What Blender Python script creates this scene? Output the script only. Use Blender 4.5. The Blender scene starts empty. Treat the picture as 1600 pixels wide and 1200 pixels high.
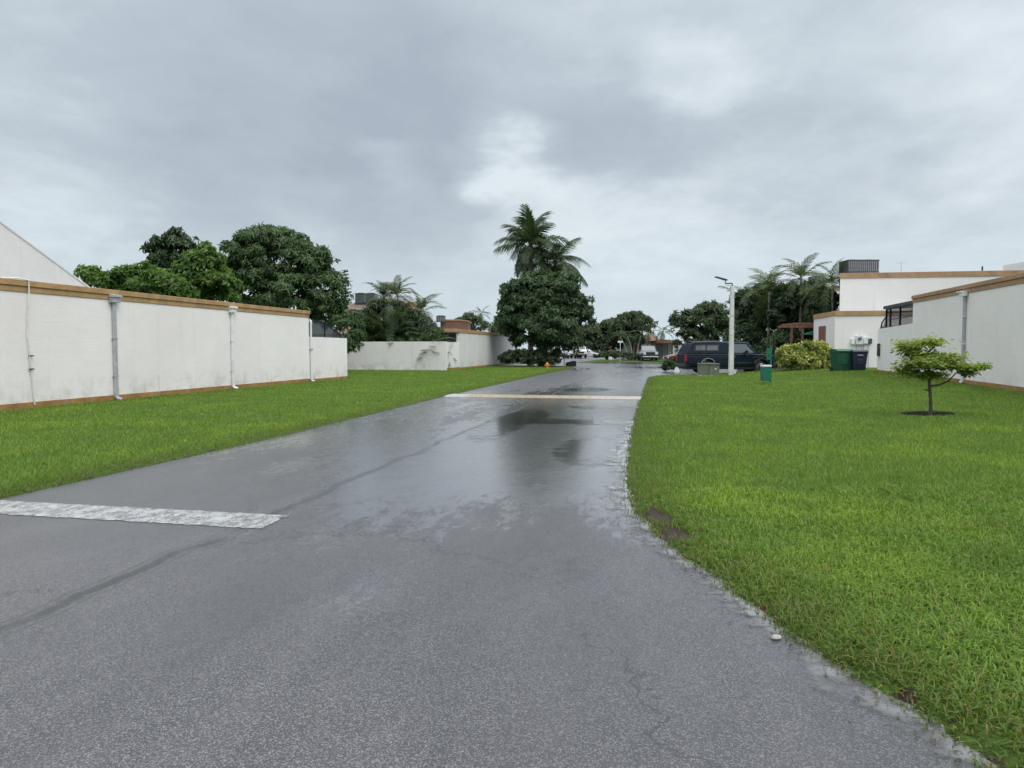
import bpy, bmesh, math, random
import numpy as np
from mathutils import Vector, Matrix, noise as mnoise
random.seed(7)
RNG = np.random.default_rng(11)
C = bpy.context.scene.collection
scene = bpy.context.scene
R = math.radians

# ------------------------------------------------------------------ camera
F = 1110.0                      # focal length in photo pixels (1600 wide)
EYE = 1.6
PITCH = math.atan(55 / F)
cam_d = bpy.data.cameras.new('camera'); cam = bpy.data.objects.new('camera', cam_d); C.objects.link(cam)
cam_d.sensor_width = 36; cam_d.lens = F / 1600 * 36
cam_d.clip_start = .05; cam_d.clip_end = 3000
cam.location = (0, 0, EYE); cam.rotation_euler = (R(90) - PITCH, 0, 0)
scene.camera = cam

# ------------------------------------------------------------------ node helper
class NT:
    def __init__(s, tree): s.t = tree; s.n = tree.nodes; s.l = tree.links
    def node(s, typ, ins=None, **kw):
        nd = s.n.new(typ)
        for k, v in kw.items(): setattr(nd, k, v)
        for k, v in (ins or {}).items(): s.put(nd.inputs[k], v)
        return nd
    def put(s, sock, v):
        if isinstance(v, bpy.types.NodeSocket): s.l.new(v, sock)
        elif v is not None:
            if sock.type == 'RGBA' and len(v) == 3: v = (*v, 1)
            sock.default_value = v
    def math(s, op, a, b=None, c=None, clamp=False):
        nd = s.n.new('ShaderNodeMath'); nd.operation = op; nd.use_clamp = clamp
        s.put(nd.inputs[0], a)
        if b is not None: s.put(nd.inputs[1], b)
        if c is not None: s.put(nd.inputs[2], c)
        return nd.outputs[0]
    def vmath(s, op, a, b=None, out=0):
        nd = s.n.new('ShaderNodeVectorMath'); nd.operation = op
        s.put(nd.inputs[0], a)
        if b is not None: s.put(nd.inputs[1], b)
        return nd.outputs[out]
    def noise(s, vec, scale, detail=2, rough=.5, dist=0):
        return s.node('ShaderNodeTexNoise', {'Vector': vec, 'Scale': scale, 'Detail': detail, 'Roughness': rough, 'Distortion': dist}).outputs[0]
    def ramp(s, v, a, b, lo=0., hi=1., smooth=True):
        nd = s.node('ShaderNodeMapRange', {'Value': v, 'From Min': a, 'From Max': b, 'To Min': lo, 'To Max': hi})
        nd.interpolation_type = 'SMOOTHSTEP' if smooth else 'LINEAR'
        return nd.outputs[0]
    def mix(s, f, a, b, mode='MIX'):
        nd = s.n.new('ShaderNodeMix'); nd.data_type = 'RGBA'; nd.blend_type = mode
        s.put(nd.inputs[0], f); s.put(nd.inputs[6], a); s.put(nd.inputs[7], b)
        return nd.outputs[2]
    def scalev(s, vec, x, y, z, rot=0):
        return s.node('ShaderNodeMapping', {'Vector': vec, 'Scale': (x, y, z), 'Rotation': (0, 0, rot)}).outputs[0]
    def bump(s, h, strength=.5, dist=.01, normal=None):
        return s.node('ShaderNodeBump', {'Height': h, 'Strength': strength, 'Distance': dist, 'Normal': normal}).outputs[0]

ALPHA = R(11.7)                 # the road runs this far to the right of the view axis
CA, SA = math.cos(ALPHA), math.sin(ALPHA)

# ------------------------------------------------------------------ sky
SUN_EL, SUN_AZ = R(54), R(135)   # azimuth clockwise from +Y: high, behind right
world = bpy.data.worlds.new('World'); scene.world = world; world.use_nodes = True
w = NT(world.node_tree); w.n.clear()
sky = w.node('ShaderNodeTexSky'); sky.sky_type = 'NISHITA'; sky.sun_disc = False
sky.sun_elevation = SUN_EL; sky.sun_rotation = SUN_AZ; sky.dust_density = 5; sky.air_density = 1.5
tc = w.node('ShaderNodeTexCoord').outputs['Generated']
dirn = w.vmath('NORMALIZE', tc)
sep = w.node('ShaderNodeSeparateXYZ', {0: dirn})
dz = w.math('MAXIMUM', sep.outputs[2], 0.0)
inv = w.math('DIVIDE', 1.0, w.math('ADD', dz, .22))
flat = w.vmath('SCALE', dirn); w.put(flat.node.inputs[3], inv)
flat = w.scalev(flat, 1, 1, .6)
n1 = w.noise(flat, 1.1, 5, .52, .25)
n2 = w.noise(w.scalev(flat, 1.0, .7, 1, .4), 3.2, 6, .55, .5)
n3 = w.noise(flat, 9, 6, .6, .3)
warp = w.node('ShaderNodeTexNoise', {'Vector': flat, 'Scale': 2.2, 'Detail': 5, 'Roughness': .55}).outputs[1]
wv = w.vmath('SCALE', w.vmath('SUBTRACT', warp, (.5, .5, .5))); wv.node.inputs[3].default_value = .22
dwarp = w.vmath('ADD', dirn, wv)
def sky_dir(px, py):
    d = Vector(((px - 800) / F, 1, 0)) ; up = -(py - 600) / F
    v = Vector(((px - 800) / F, math.cos(PITCH) + up * math.sin(PITCH), up * math.cos(PITCH) - math.sin(PITCH)))
    return v.normalized()
acc = w.math('MULTIPLY_ADD', w.math('SUBTRACT', n1, .5), .75, .50)
acc = w.math('MULTIPLY_ADD', w.math('SUBTRACT', n2, .5), .62, acc)
acc = w.math('MULTIPLY_ADD', w.math('SUBTRACT', n3, .5), .30, acc)
# big soft shapes of this cloud cover: (px, py, radius, amplitude, vertical squash)
for px, py, r, amp, sq in [
        (800, 265, .10, .80, 1.3), (870, 330, .16, .28, 1.3), (1100, 115, .12, .42, 1.8), (600, 250, .08, .36, 1.2),
        (480, 150, .12, .16, 1.2), (1000, 400, .34, .25, 1.6), (1560, 200, .30, .40, 1), (1100, 330, .25, .20, 1.6),
        (60, 370, .20, .30, 1.4), (420, 60, .30, -.28, 1.2), (640, 170, .26, -.38, 1.3), (980, 200, .19, -.30, 1.7),
        (330, 290, .24, -.20, 1.2), (1300, 230, .22, -.22, 2.0), (1480, 330, .20, -.15, 2), (100, 60, .3, .10, 1), (360, 330, .20, -.22, 1.4), (600, 340, .14, -.14, 1.5), (900, 40, .3, .12, 1.5)]:
    sd = sky_dir(px, py)
    d = w.vmath('MULTIPLY', w.vmath('SUBTRACT', dwarp, tuple(sd)), (1, 1, sq))
    dist = w.vmath('LENGTH', d, out=1)
    acc = w.math('ADD', acc, w.ramp(dist, 0, r, amp, 0))
fac = w.math('MULTIPLY_ADD', acc, 1.0, 0, clamp=True)
cr = w.node('ShaderNodeValToRGB', {0: fac})
el = cr.color_ramp.elements
el[0].position = 0; el[0].color = (3.75, 4.35, 5.05, 1)
el[1].position = 1; el[1].color = (6.9, 7.65, 8.15, 1)
e = el.new(.45); e.color = (4.65, 5.30, 5.95, 1)
cloud = cr.outputs[0]
# overcast sky brightens to zenith; gain out of view raised to light the land
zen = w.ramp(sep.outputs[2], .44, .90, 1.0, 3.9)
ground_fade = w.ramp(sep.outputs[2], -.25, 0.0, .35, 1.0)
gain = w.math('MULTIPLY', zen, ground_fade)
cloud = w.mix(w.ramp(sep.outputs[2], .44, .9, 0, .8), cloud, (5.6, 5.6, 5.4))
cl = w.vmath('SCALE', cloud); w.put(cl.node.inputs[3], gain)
hz = w.ramp(sep.outputs[2], 0, .20, .70, 0)
col = w.mix(hz, cl, (6.3, 7.35, 7.9))
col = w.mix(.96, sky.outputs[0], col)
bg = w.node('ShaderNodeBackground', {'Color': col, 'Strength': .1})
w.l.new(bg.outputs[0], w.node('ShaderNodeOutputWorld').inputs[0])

sun_d = bpy.data.lights.new('sun', 'SUN'); sun = bpy.data.objects.new('sun', sun_d); C.objects.link(sun)
sun_d.energy = 1.5; sun_d.angle = R(40); sun_d.color = (1, .97, .93)
sv = Vector((math.sin(SUN_AZ) * math.cos(SUN_EL), math.cos(SUN_AZ) * math.cos(SUN_EL), math.sin(SUN_EL)))
sun.rotation_euler = sv.to_track_quat('Z', 'Y').to_euler()

scene.view_settings.view_transform = 'Standard'; scene.view_settings.look = 'None'
scene.view_settings.gamma = 1; scene.view_settings.exposure = 0.14
scene.view_settings.use_curve_mapping = False
scene.render.engine = 'CYCLES'
scene.cycles.use_denoising = True
scene.cycles.max_bounces = 8; scene.cycles.transparent_max_bounces = 12
scene.cycles.volume_bounces = 1

# ------------------------------------------------------------------ places
def smooth(x, a=0., b=1.):
    x = np.clip((np.asarray(x, float) - a) / (b - a), 0, 1); return x * x * (3 - 2 * x)
def st(x, y): return x * CA - y * SA, x * SA + y * CA       # across the road, along the road
def xy(s, t): return s * CA + t * SA, -s * SA + t * CA
def terrain_st(s, t):
    return smooth(s, 1.5, 10.4) * np.clip(.32 + .0113 * (np.asarray(t, float) - 23.2), .1, .48)
def terrain(x, y):
    s, t = st(x, y); return float(terrain_st(s, t))
def ray(px, py):
    a, b = (px - 800) / F, -(py - 600) / F
    return Vector((a, math.cos(PITCH) + b * math.sin(PITCH), b * math.cos(PITCH) - math.sin(PITCH)))
def at(px, py, Y):
    """the place seen at a photo point, Y metres away"""
    d = ray(px, py); k = Y / d.y
    return Vector((d.x * k, Y, EYE + d.z * k))
def gnd(px, py):
    d = ray(px, py); z = 0
    for _ in range(12):
        k = (z - EYE) / d.z; z = terrain(d.x * k, d.y * k)
    return Vector((d.x * k, d.y * k, z))

# ------------------------------------------------------------------ mesh building
class MB:
    def __init__(s): s.v = []; s.f = []
    def poly(s, pts, flip=False):
        n = len(s.v); s.v += [tuple(p) for p in pts]
        f = list(range(n, n + len(pts))); s.f.append(f[::-1] if flip else f); return s
    def box(s, x0, x1, y0, y1, z0, z1):
        n = len(s.v)
        s.v += [(x, y, z) for z in (z0, z1) for x, y in ((x0, y0), (x1, y0), (x1, y1), (x0, y1))]
        for f in ((3, 2, 1, 0), (4, 5, 6, 7), (0, 1, 5, 4), (1, 2, 6, 5), (2, 3, 7, 6), (3, 0, 4, 7)):
            s.f.append([n + i for i in f])
        return s
    def extr(s, poly, z0, z1):
        """plan polygon (x,y) raised from z0 to z1 (z1 may be a list, one height a point)"""
        n = len(s.v); m = len(poly)
        tops = z1 if hasattr(z1, '__len__') else [z1] * m
        s.v += [(p[0], p[1], z0) for p in poly] + [(p[0], p[1], tz) for p, tz in zip(poly, tops)]
        s.f.append([n + i for i in range(m)][::-1]); s.f.append([n + m + i for i in range(m)])
        for i in range(m):
            j = (i + 1) % m; s.f.append([n + i, n + j, n + m + j, n + m + i])
        return s
    def side(s, poly, wf, y0=None):
        """side outline (x,z) given width wf(z) each way (or between y0 and wf)"""
        n = len(s.v); m = len(poly)
        W = wf if callable(wf) else (lambda x, z: wf)
        for sg in (-1, 1):
            for x, z in poly:
                yy = W(x, z) * sg if y0 is None or sg == 1 else y0
                s.v.append((x, yy, z))
        s.f.append([n + i for i in range(m)]); s.f.append([n + m + i for i in range(m)][::-1])
        for i in range(m):
            j = (i + 1) % m; s.f.append([n + j, n + i, n + m + i, n + m + j])
        return s
    def tube(s, pts, rad, k=8, cap=True):
        pts = [Vector(p) for p in pts]; rs = rad if hasattr(rad, '__len__') else [rad] * len(pts)
        n = len(s.v); prev = None
        for i, p in enumerate(pts):
            d = (pts[min(i + 1, len(pts) - 1)] - pts[max(i - 1, 0)]).normalized()
            if prev is None: a = d.orthogonal().normalized()
            else:
                a = prev - d * prev.dot(d); a = a.normalized() if a.length > 1e-5 else d.orthogonal().normalized()
            prev = a; b = d.cross(a)
            for j in range(k):
                t = 2 * math.pi * j / k
                s.v.append(tuple(p + (a * math.cos(t) + b * math.sin(t)) * rs[i]))
        for i in range(len(pts) - 1):
            for j in range(k):
                j2 = (j + 1) % k
                s.f.append([n + i * k + j, n + i * k + j2, n + (i + 1) * k + j2, n + (i + 1) * k + j])
        if cap:
            s.f.append([n + j for j in range(k)][::-1]); s.f.append([n + (len(pts) - 1) * k + j for j in range(k)])
        return s
    def lathe(s, prof, axis='z', k=20, o=(0, 0, 0)):
        n = len(s.v)
        for r, h in prof:
            for j in range(k):
                t = 2 * math.pi * j / k; c, q = r * math.cos(t), r * math.sin(t)
                p = {'z': (c, q, h), 'y': (c, h, q), 'x': (h, c, q)}[axis]
                s.v.append((p[0] + o[0], p[1] + o[1], p[2] + o[2]))
        for i in range(len(prof) - 1):
            for j in range(k):
                j2 = (j + 1) % k; s.f.append([n + i * k + j, n + i * k + j2, n + (i + 1) * k + j2, n + (i + 1) * k + j])
        s.f.append([n + j for j in range(k)][::-1]); s.f.append([n + (len(prof) - 1) * k + j for j in range(k)])
        return s
    def mesh(s, name, mat, smooth_=False):
        me = bpy.data.meshes.new(name); me.from_pydata(s.v, [], s.f); me.update()
        bm = bmesh.new(); bm.from_mesh(me); bmesh.ops.recalc_face_normals(bm, faces=bm.faces)
        if smooth_:
            for f in bm.faces: f.smooth = True
            for e in bm.edges:
                if len(e.link_faces) == 2 and e.calc_face_angle(0) > .7: e.smooth = False
        bm.to_mesh(me); bm.free()
        if mat: me.materials.append(mat)
        return me
    def build(s, name, mat, parent=None, bevel=0, smooth_=False, seg=2):
        o = bpy.data.objects.new(name, s.mesh(name, mat, smooth_)); C.objects.link(o)
        if parent: o.parent = parent
        if bevel:
            b = o.modifiers.new('edge', 'BEVEL'); b.width = bevel; b.segments = seg; b.limit_method = 'ANGLE'; b.angle_limit = .6
            if seg > 1:
                for p in o.data.polygons: p.use_smooth = True
                b.harden_normals = True
        return o

def link(name, me, parent=None, loc=(0, 0, 0), rot=(0, 0, 0), scale=(1, 1, 1)):
    o = bpy.data.objects.new(name, me); C.objects.link(o); o.parent = parent
    o.location = loc; o.rotation_euler = rot; o.scale = scale; return o
def thing(name, label, cat, loc=(0, 0, 0), rz=0, group=None):
    o = bpy.data.objects.new(name, None); C.objects.link(o); o.location = loc; o.rotation_euler = (0, 0, rz)
    o.empty_display_size = .2; o['label'] = label; o['category'] = cat
    if group: o['group'] = group
    return o
def tag(o, label, cat, group=None):
    o['label'] = label; o['category'] = cat
    if group: o['group'] = group
    return o
def tri_mesh(name, verts, tris, mat, v=None, e=None):
    me = bpy.data.meshes.new(name)
    verts = np.ascontiguousarray(verts, np.float32); tris = np.ascontiguousarray(tris, np.int32)
    k = tris.shape[1]
    me.vertices.add(len(verts)); me.vertices.foreach_set('co', verts.ravel())
    me.loops.add(tris.size); me.loops.foreach_set('vertex_index', tris.ravel())
    me.polygons.add(len(tris)); me.polygons.foreach_set('loop_start', np.arange(0, tris.size, k, dtype=np.int32))
    try: me.polygons.foreach_set('loop_total', np.full(len(tris), k, np.int32))
    except Exception: pass
    me.update(calc_edges=True)
    if v is not None:
        a = me.attributes.new('v', 'FLOAT', 'POINT'); a.data.foreach_set('value', np.ascontiguousarray(v, np.float32))
    if e is not None:
        a = me.attributes.new('e', 'FLOAT', 'POINT'); a.data.foreach_set('value', np.ascontiguousarray(e, np.float32))
    me.materials.append(mat); return me

# ------------------------------------------------------------------ materials
def material(name):
    m = bpy.data.materials.new(name); m.use_nodes = True; n = NT(m.node_tree); n.n.clear()
    out = n.node('ShaderNodeOutputMaterial'); return m, n, out
def plain(name, col, rough=.5, metal=0., var=.12, scale=6., spec=.5, coat=0., bump=0., dirt=None):
    m, n, out = material(name)
    p = n.node('ShaderNodeTexCoord').outputs['Object']
    nz = n.noise(p, scale, 5, .6)
    k = n.ramp(nz, .3, .7, 1 - var, 1 + var)
    c = n.vmath('SCALE', col); n.put(c.node.inputs[3], k)
    if dirt: c = n.mix(n.ramp(n.noise(n.scalev(p, 1, 1, .35), scale * .6, 6, .7), .5, .75, 0, dirt[1]), c, dirt[0])
    b = n.node('ShaderNodeBsdfPrincipled', {'Base Color': c, 'Roughness': n.ramp(nz, .3, .7, max(rough - .06, .02), rough + .08), 'Metallic': metal, 'Specular IOR Level': spec, 'Coat Weight': coat, 'Coat Roughness': .05})
    if bump: n.put(b.inputs['Normal'], n.bump(n.noise(p, scale * 8, 4, .6), .6, bump))
    n.l.new(b.outputs[0], out.inputs[0]); return m

def stucco(name, col, stain=.35, courses=True, pit=1.0):
    m, n, out = material(name)
    p = n.node('ShaderNodeTexCoord').outputs['Object']
    big = n.noise(p, .35, 4, .6); med = n.noise(n.scalev(p, .6, .6, 2.6), 2.2, 6, .65)
    c = n.mix(n.ramp(big, .3, .7), tuple(x * .95 for x in col), tuple(min(x * 1.04, .86) for x in col))
    c = n.mix(n.ramp(med, .35, .75, 0, .10), c, tuple(x * .7 for x in col))
    drip = n.noise(n.scalev(p, 2.6, 2.6, .10), 1.4, 6, .7)                  # rain streaks from the coping
    c = n.mix(n.ramp(drip, .54, .75, 0, stain), c, (.33, .34, .33))
    z = n.node('ShaderNodeSeparateXYZ', {0: p}).outputs[2]
    low = n.math('MULTIPLY', n.ramp(z, .2, 1.0, 1, 0), n.ramp(n.noise(p, 1.6, 6, .7), .42, .7))
    c = n.mix(n.math('MULTIPLY', low, .55), c, (.40, .37, .30))
    patchy = n.ramp(n.noise(n.scalev(p, .5, .5, .8), .8, 3, .5), .52, .56, 0, .05)
    c = n.mix(patchy, c, (.60, .62, .62))
    h = n.math('MULTIPLY_ADD', n.noise(n.scalev(p, 1, 1, 2.2), 9, 6, .65), .8, n.noise(p, 60, 3, .6))
    if courses:
        sz = n.math('ADD', n.math('MULTIPLY', z, 2.5), n.math('MULTIPLY', big, .5))
        cz = n.math('PINGPONG', sz, .5)
        h = n.math('ADD', h, n.math('MULTIPLY', n.ramp(cz, 0, .05), .14))
    b = n.node('ShaderNodeBsdfPrincipled', {'Base Color': c, 'Roughness': .78, 'Specular IOR Level': .3, 'Normal': n.bump(h, .55 * pit, .012)})
    n.l.new(b.outputs[0], out.inputs[0]); return m

def leafmat(name, dark, light, trans=.3, rough=.42, yel=None, nscale=.9):
    m, n, out = material(name)
    v = n.node('ShaderNodeAttribute', attribute_name='v').outputs['Fac']
    p = n.node('ShaderNodeTexCoord').outputs['Object']
    k = n.math('MULTIPLY_ADD', n.math('SUBTRACT', n.noise(p, nscale, 3, .5), .5), 1.3, v, clamp=True)
    c = n.mix(k, dark, light)
    if yel: c = n.mix(n.ramp(v, 1 - yel[1] - .04, 1 - yel[1] + .04), c, yel[0])
    b = n.node('ShaderNodeBsdfPrincipled', {'Base Color': c, 'Roughness': rough, 'Specular IOR Level': .45})
    t = n.node('ShaderNodeBsdfTranslucent', {0: n.mix(.35, c, (light[0] * 1.5, light[1] * 1.4, light[2] * .7))})
    mx = n.node('ShaderNodeMixShader', {0: trans}); n.l.new(b.outputs[0], mx.inputs[1]); n.l.new(t.outputs[0], mx.inputs[2])
    n.l.new(mx.outputs[0], out.inputs[0]); return m

def glassy(name, col=(.015, .02, .022), rough=.04):
    m, n, out = material(name)
    b = n.node('ShaderNodeBsdfPrincipled', {'Base Color': col, 'Roughness': rough, 'Specular IOR Level': .9, 'Coat Weight': .6, 'Coat Roughness': .02})
    n.l.new(b.outputs[0], out.inputs[0]); return m

def road_material():
    m, n, out = material('wet_asphalt')
    pos = n.node('ShaderNodeNewGeometry').outputs['Position']
    q = n.node('ShaderNodeVectorRotate', {'Vector': pos, 'Angle': ALPHA}, rotation_type='Z_AXIS').outputs[0]
    q = n.vmath('MULTIPLY', q, (1, 1, 0))
    sp = n.node('ShaderNodeSeparateXYZ', {0: q}); s, t = sp.outputs[0], sp.outputs[1]
    big = n.noise(n.scalev(q, 1, .28, 1), .45, 5, .6, .4)
    mid = n.noise(n.scalev(q, 1, .35, 1), 2.3, 6, .65, .3)
    grit = n.node('ShaderNodeTexVoronoi', {'Vector': q, 'Scale': 180})
    gcell = n.node('ShaderNodeSeparateColor', {0: grit.outputs['Color']}).outputs[0]
    grit2 = n.noise(q, 160, 3, .6)
    # the stones stand in a dark binder; their pale tone paints in sky glints
    stone = n.ramp(gcell, .45, .98, 0, 1)
    base = n.mix(n.ramp(mid, .3, .7), (.020, .019, .024), (.040, .038, .046))
    c = n.mix(n.math('MULTIPLY', stone, n.ramp(big, .3, .7, .40, .72)), base, (.23, .222, .232))
    tan = n.math('MULTIPLY', n.ramp(n.noise(q, .9, 4, .6), .55, .75), n.ramp(n.noise(q, 22, 3, .6), .45, .7))
    c = n.mix(n.math('MULTIPLY', tan, .45), c, (.20, .175, .14))
    # film of water
    lane = n.math('SUBTRACT', n.ramp(t, 5.0, 10.0), n.ramp(t, 24, 34, 0, .35))
    wet = n.math('ADD', n.math('MULTIPLY', lane, .84), n.math('MULTIPLY', n.math('SUBTRACT', big, .5), 1.7))
    wet = n.math('ADD', wet, n.math('MULTIPLY', n.math('SUBTRACT', mid, .5), 1.5))
    wet = n.math('ADD', wet, n.math('MULTIPLY', n.math('SUBTRACT', n.noise(n.scalev(q, 1, .5, 1), 9, 5, .7), .5), 1.4))
    right = n.ramp(s, -4.4, -3.2, -.30, .26)
    wet = n.math('ADD', wet, right)
    wet = n.math('ADD', wet, n.ramp(t, 2.0, 7.5, -.35, 0), clamp=True)
    film = n.ramp(wet, .30, .80)
    # seam between the lanes, with its dark tar and a wet groove
    wob = n.math('MULTIPLY', n.math('SUBTRACT', n.noise(n.scalev(q, .01, 1, 1), .8, 6, .65), .5), .5)
    ds = n.math('ABSOLUTE', n.math('ADD', n.math('ADD', s, 3.66), wob))
    seam = n.ramp(ds, .02, .085, 1, 0)
    seam = n.math('MULTIPLY', seam, n.ramp(n.noise(q, 1.5, 5, .7), .3, .55, .25, 1))
    thin = n.ramp(n.math('ABSOLUTE', n.math('ADD', ds, -.10)), .004, .022, 1, 0)
    # cracks
    cw = n.node('ShaderNodeTexNoise', {'Vector': q, 'Scale': 1.6, 'Detail': 5, 'Roughness': .7}).outputs[1]
    cwv = n.vmath('SCALE', n.vmath('SUBTRACT', cw, (.5, .5, .5))); cwv.node.inputs[3].default_value = 1.1
    cr = n.node('ShaderNodeTexVoronoi', {'Vector': n.vmath('ADD', n.scalev(q, 1, .55, 1), cwv), 'Scale': .55}, feature='DISTANCE_TO_EDGE').outputs['Distance']
    crack = n.math('MULTIPLY', n.ramp(cr, .002, .011, 1, 0), n.ramp(n.noise(q, .5, 3, .5), .42, .56))
    dark = n.math('MAXIMUM', n.math('MULTIPLY', seam, .75), n.math('MAXIMUM', n.math('MULTIPLY', crack, .8), n.math('MULTIPLY', thin, .6)))
    c = n.mix(dark, c, (.016, .016, .018))
    c = n.mix(n.math('MULTIPLY', film, .30), c, (.045, .046, .05))
    c = n.mix(n.ramp(n.noise(n.scalev(q, 1, .5, 1), .9, 4, .6), .5, .72, 0, .35), c, (.035, .035, .042))
    rough = n.math('ADD', n.ramp(film, 0, 1, .30, .055, smooth=False), n.ramp(t, 21, 30, 0, .13))
    rough = n.math('ADD', rough, n.math('MULTIPLY', n.math('SUBTRACT', grit2, .5), n.ramp(film, 0, 1, .25, .04)))
    rough = n.math('ADD', rough, n.math('MULTIPLY', seam, .15), clamp=True)
    h = n.math('ADD', n.math('MULTIPLY', stone, .5), n.math('MULTIPLY', grit2, .8))
    h = n.math('SUBTRACT', h, n.math('MULTIPLY', dark, 1.2))
    st_ = n.ramp(film, 0, 1, .70, .03, smooth=False)
    nb = n.node('ShaderNodeBump', {'Height': h, 'Strength': st_, 'Distance': .004}).outputs[0]
    rip = n.noise(n.scalev(q, 1, 1, 1), 9, 4, .6)
    nb = n.bump(rip, .16, .005, nb)
    nb = n.bump(mid, .15, .02, nb)
    wn = n.bump(n.noise(n.scalev(q, 1, .6, 1), 3.2, 6, .7), .8, n.ramp(t, 9, 24, .007, .022))
    wn = n.bump(n.noise(q, 26, 3, .6), .5, .0035, wn)
    wn = n.bump(grit2, .35, .0012, wn)
    b = n.node('ShaderNodeBsdfPrincipled', {'Base Color': c, 'Roughness': .38, 'Specular IOR Level': .5, 'Normal': nb,
        'Coat Weight': n.math('MULTIPLY', n.ramp(film, 0, .55, .40, 1.0), n.math('MULTIPLY_ADD', seam, -.6, 1)), 'Coat Roughness': rough, 'Coat IOR': 1.75, 'Coat Normal': wn})
    n.l.new(b.outputs[0], out.inputs[0]); return m

def paint_material(name, cols, wear):
    """worn road paint; cols = list of (start s, colour) across the road"""
    m, n, out = material(name)
    pos = n.node('ShaderNodeNewGeometry').outputs['Position']
    q = n.node('ShaderNodeVectorRotate', {'Vector': pos, 'Angle': ALPHA}, rotation_type='Z_AXIS').outputs[0]
    sp = n.node('ShaderNodeSeparateXYZ', {0: q}); s = n.math('ADD', sp.outputs[0], n.math('MULTIPLY', n.noise(q, 3, 3, .6), .3))
    c = cols[0][1]
    for s0, cc in cols[1:]: c = n.mix(n.ramp(s, s0, s0 + .12), c, cc)
    wr = n.math('ADD', n.math('MULTIPLY', n.noise(q, 55, 5, .75), .5), n.math('MULTIPLY', n.noise(n.scalev(q, 1.6, 1, 1, .5), 5, 6, .75), .5))
    k = n.ramp(wr, wear - .04, wear + .06, 1, 0)
    ccol = n.mix(k, (.125, .125, .13), c)
    b = n.node('ShaderNodeBsdfPrincipled', {'Base Color': ccol, 'Roughness': n.ramp(n.noise(q, 8, 4, .6), .3, .7, .22, .5), 'Normal': n.bump(wr, .5, .004)})
    n.l.new(b.outputs[0], out.inputs[0]); return m

def lawn_material():
    m, n, out = material('lawn_soil_and_thatch')
    pos = n.node('ShaderNodeNewGeometry').outputs['Position']
    e = n.node('ShaderNodeAttribute', attribute_name='v').outputs['Fac']   # 1 at the bare kerb-side edge
    fine = n.noise(pos, 26, 5, .7); big = n.noise(pos, .5, 4, .6)
    g = n.mix(n.ramp(fine, .3, .7), (.024, .044, .010), (.072, .128, .020))
    g = n.mix(n.ramp(big, .35, .7, 0, .45), g, (.06, .10, .018))
    soil = n.mix(n.noise(pos, 40, 4, .7), (.018, .010, .010), (.060, .036, .030))
    k = n.ramp(n.math('MULTIPLY_ADD', n.math('SUBTRACT', n.noise(pos, 5, 5, .65), .5), 1.6, e), .42, .55)
    c = n.mix(k, g, soil)
    b = n.node('ShaderNodeBsdfPrincipled', {'Base Color': c, 'Specular IOR Level': .12, 'Roughness': n.ramp(k, 0, 1, .8, .4), 'Normal': n.bump(fine, .9, .03)})
    n.l.new(b.outputs[0], out.inputs[0]); return m

def grass_material():
    m, n, out = material('grass_blade')
    pos = n.node('ShaderNodeNewGeometry').outputs['Position']
    v = n.node('ShaderNodeAttribute', attribute_name='v').outputs['Fac']
    big = n.noise(n.scalev(pos, 1, .8, 0), .55, 5, .6, .6); mid = n.noise(n.scalev(pos, 1, 1, 0), 2.4, 4, .6)
    k = n.math('ADD', n.math('MULTIPLY', v, .55), n.math('MULTIPLY', n.math('SUBTRACT', mid, .25), .55), clamp=True)
    c = n.mix(k, (.080, .145, .028), (.290, .450, .080))
    c = n.mix(n.ramp(big, .46, .66, 0, .60), c, (.29, .41, .05))
    e = n.node('ShaderNodeAttribute', attribute_name='e').outputs['Fac']
    dull = n.noise(n.scalev(pos, 1, 1, 0), .9, 5, .65)
    c = n.mix(n.ramp(dull, .50, .68, 0, .45), c, (.070, .125, .026))
    c = n.mix(n.math('MULTIPLY', e, .65), c, (.085, .105, .032))
    c = n.mix(n.ramp(n.math('ADD', v, n.math('MULTIPLY', e, .10)), .935, .955), c, (.24, .19, .08))
    b = n.node('ShaderNodeBsdfPrincipled', {'Base Color': c, 'Roughness': .5, 'Specular IOR Level': .16})
    t = n.node('ShaderNodeBsdfTranslucent', {0: n.mix(.5, c, (.20, .34, .015))})
    mx = n.node('ShaderNodeMixShader', {0: .38}); n.l.new(b.outputs[0], mx.inputs[1]); n.l.new(t.outputs[0], mx.inputs[2])
    n.l.new(mx.outputs[0], out.inputs[0]); return m

def shingle_material(name, a, b_):
    m, n, out = material(name)
    p = n.node('ShaderNodeTexCoord').outputs['Object']
    br = n.node('ShaderNodeTexBrick', {'Vector': n.node('ShaderNodeMapping', {'Vector': p, 'Rotation': (R(90), 0, 0)}).outputs[0], 'Scale': 1, 'Mortar Size': .02, 'Brick Width': .3, 'Row Height': .16, 'Color1': a, 'Color2': b_, 'Mortar': tuple(x * .4 for x in a)})
    c = n.mix(n.ramp(n.noise(p, 2.2, 6, .75), .35, .65), br.outputs[0], tuple(x * .5 for x in b_))
    b = n.node('ShaderNodeBsdfPrincipled', {'Base Color': c, 'Roughness': .7, 'Normal': n.bump(br.outputs['Fac'], .6, .02)})
    n.l.new(b.outputs[0], out.inputs[0]); return m

def screen_material(name, op=.72):
    m, n, out = material(name)
    d = n.node('ShaderNodeBsdfPrincipled', {'Base Color': (.012, .013, .017), 'Roughness': .5})
    t = n.node('ShaderNodeBsdfTransparent')
    mx = n.node('ShaderNodeMixShader', {0: op}); n.l.new(t.outputs[0], mx.inputs[1]); n.l.new(d.outputs[0], mx.inputs[2])
    n.l.new(mx.outputs[0], out.inputs[0]); return m

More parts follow.
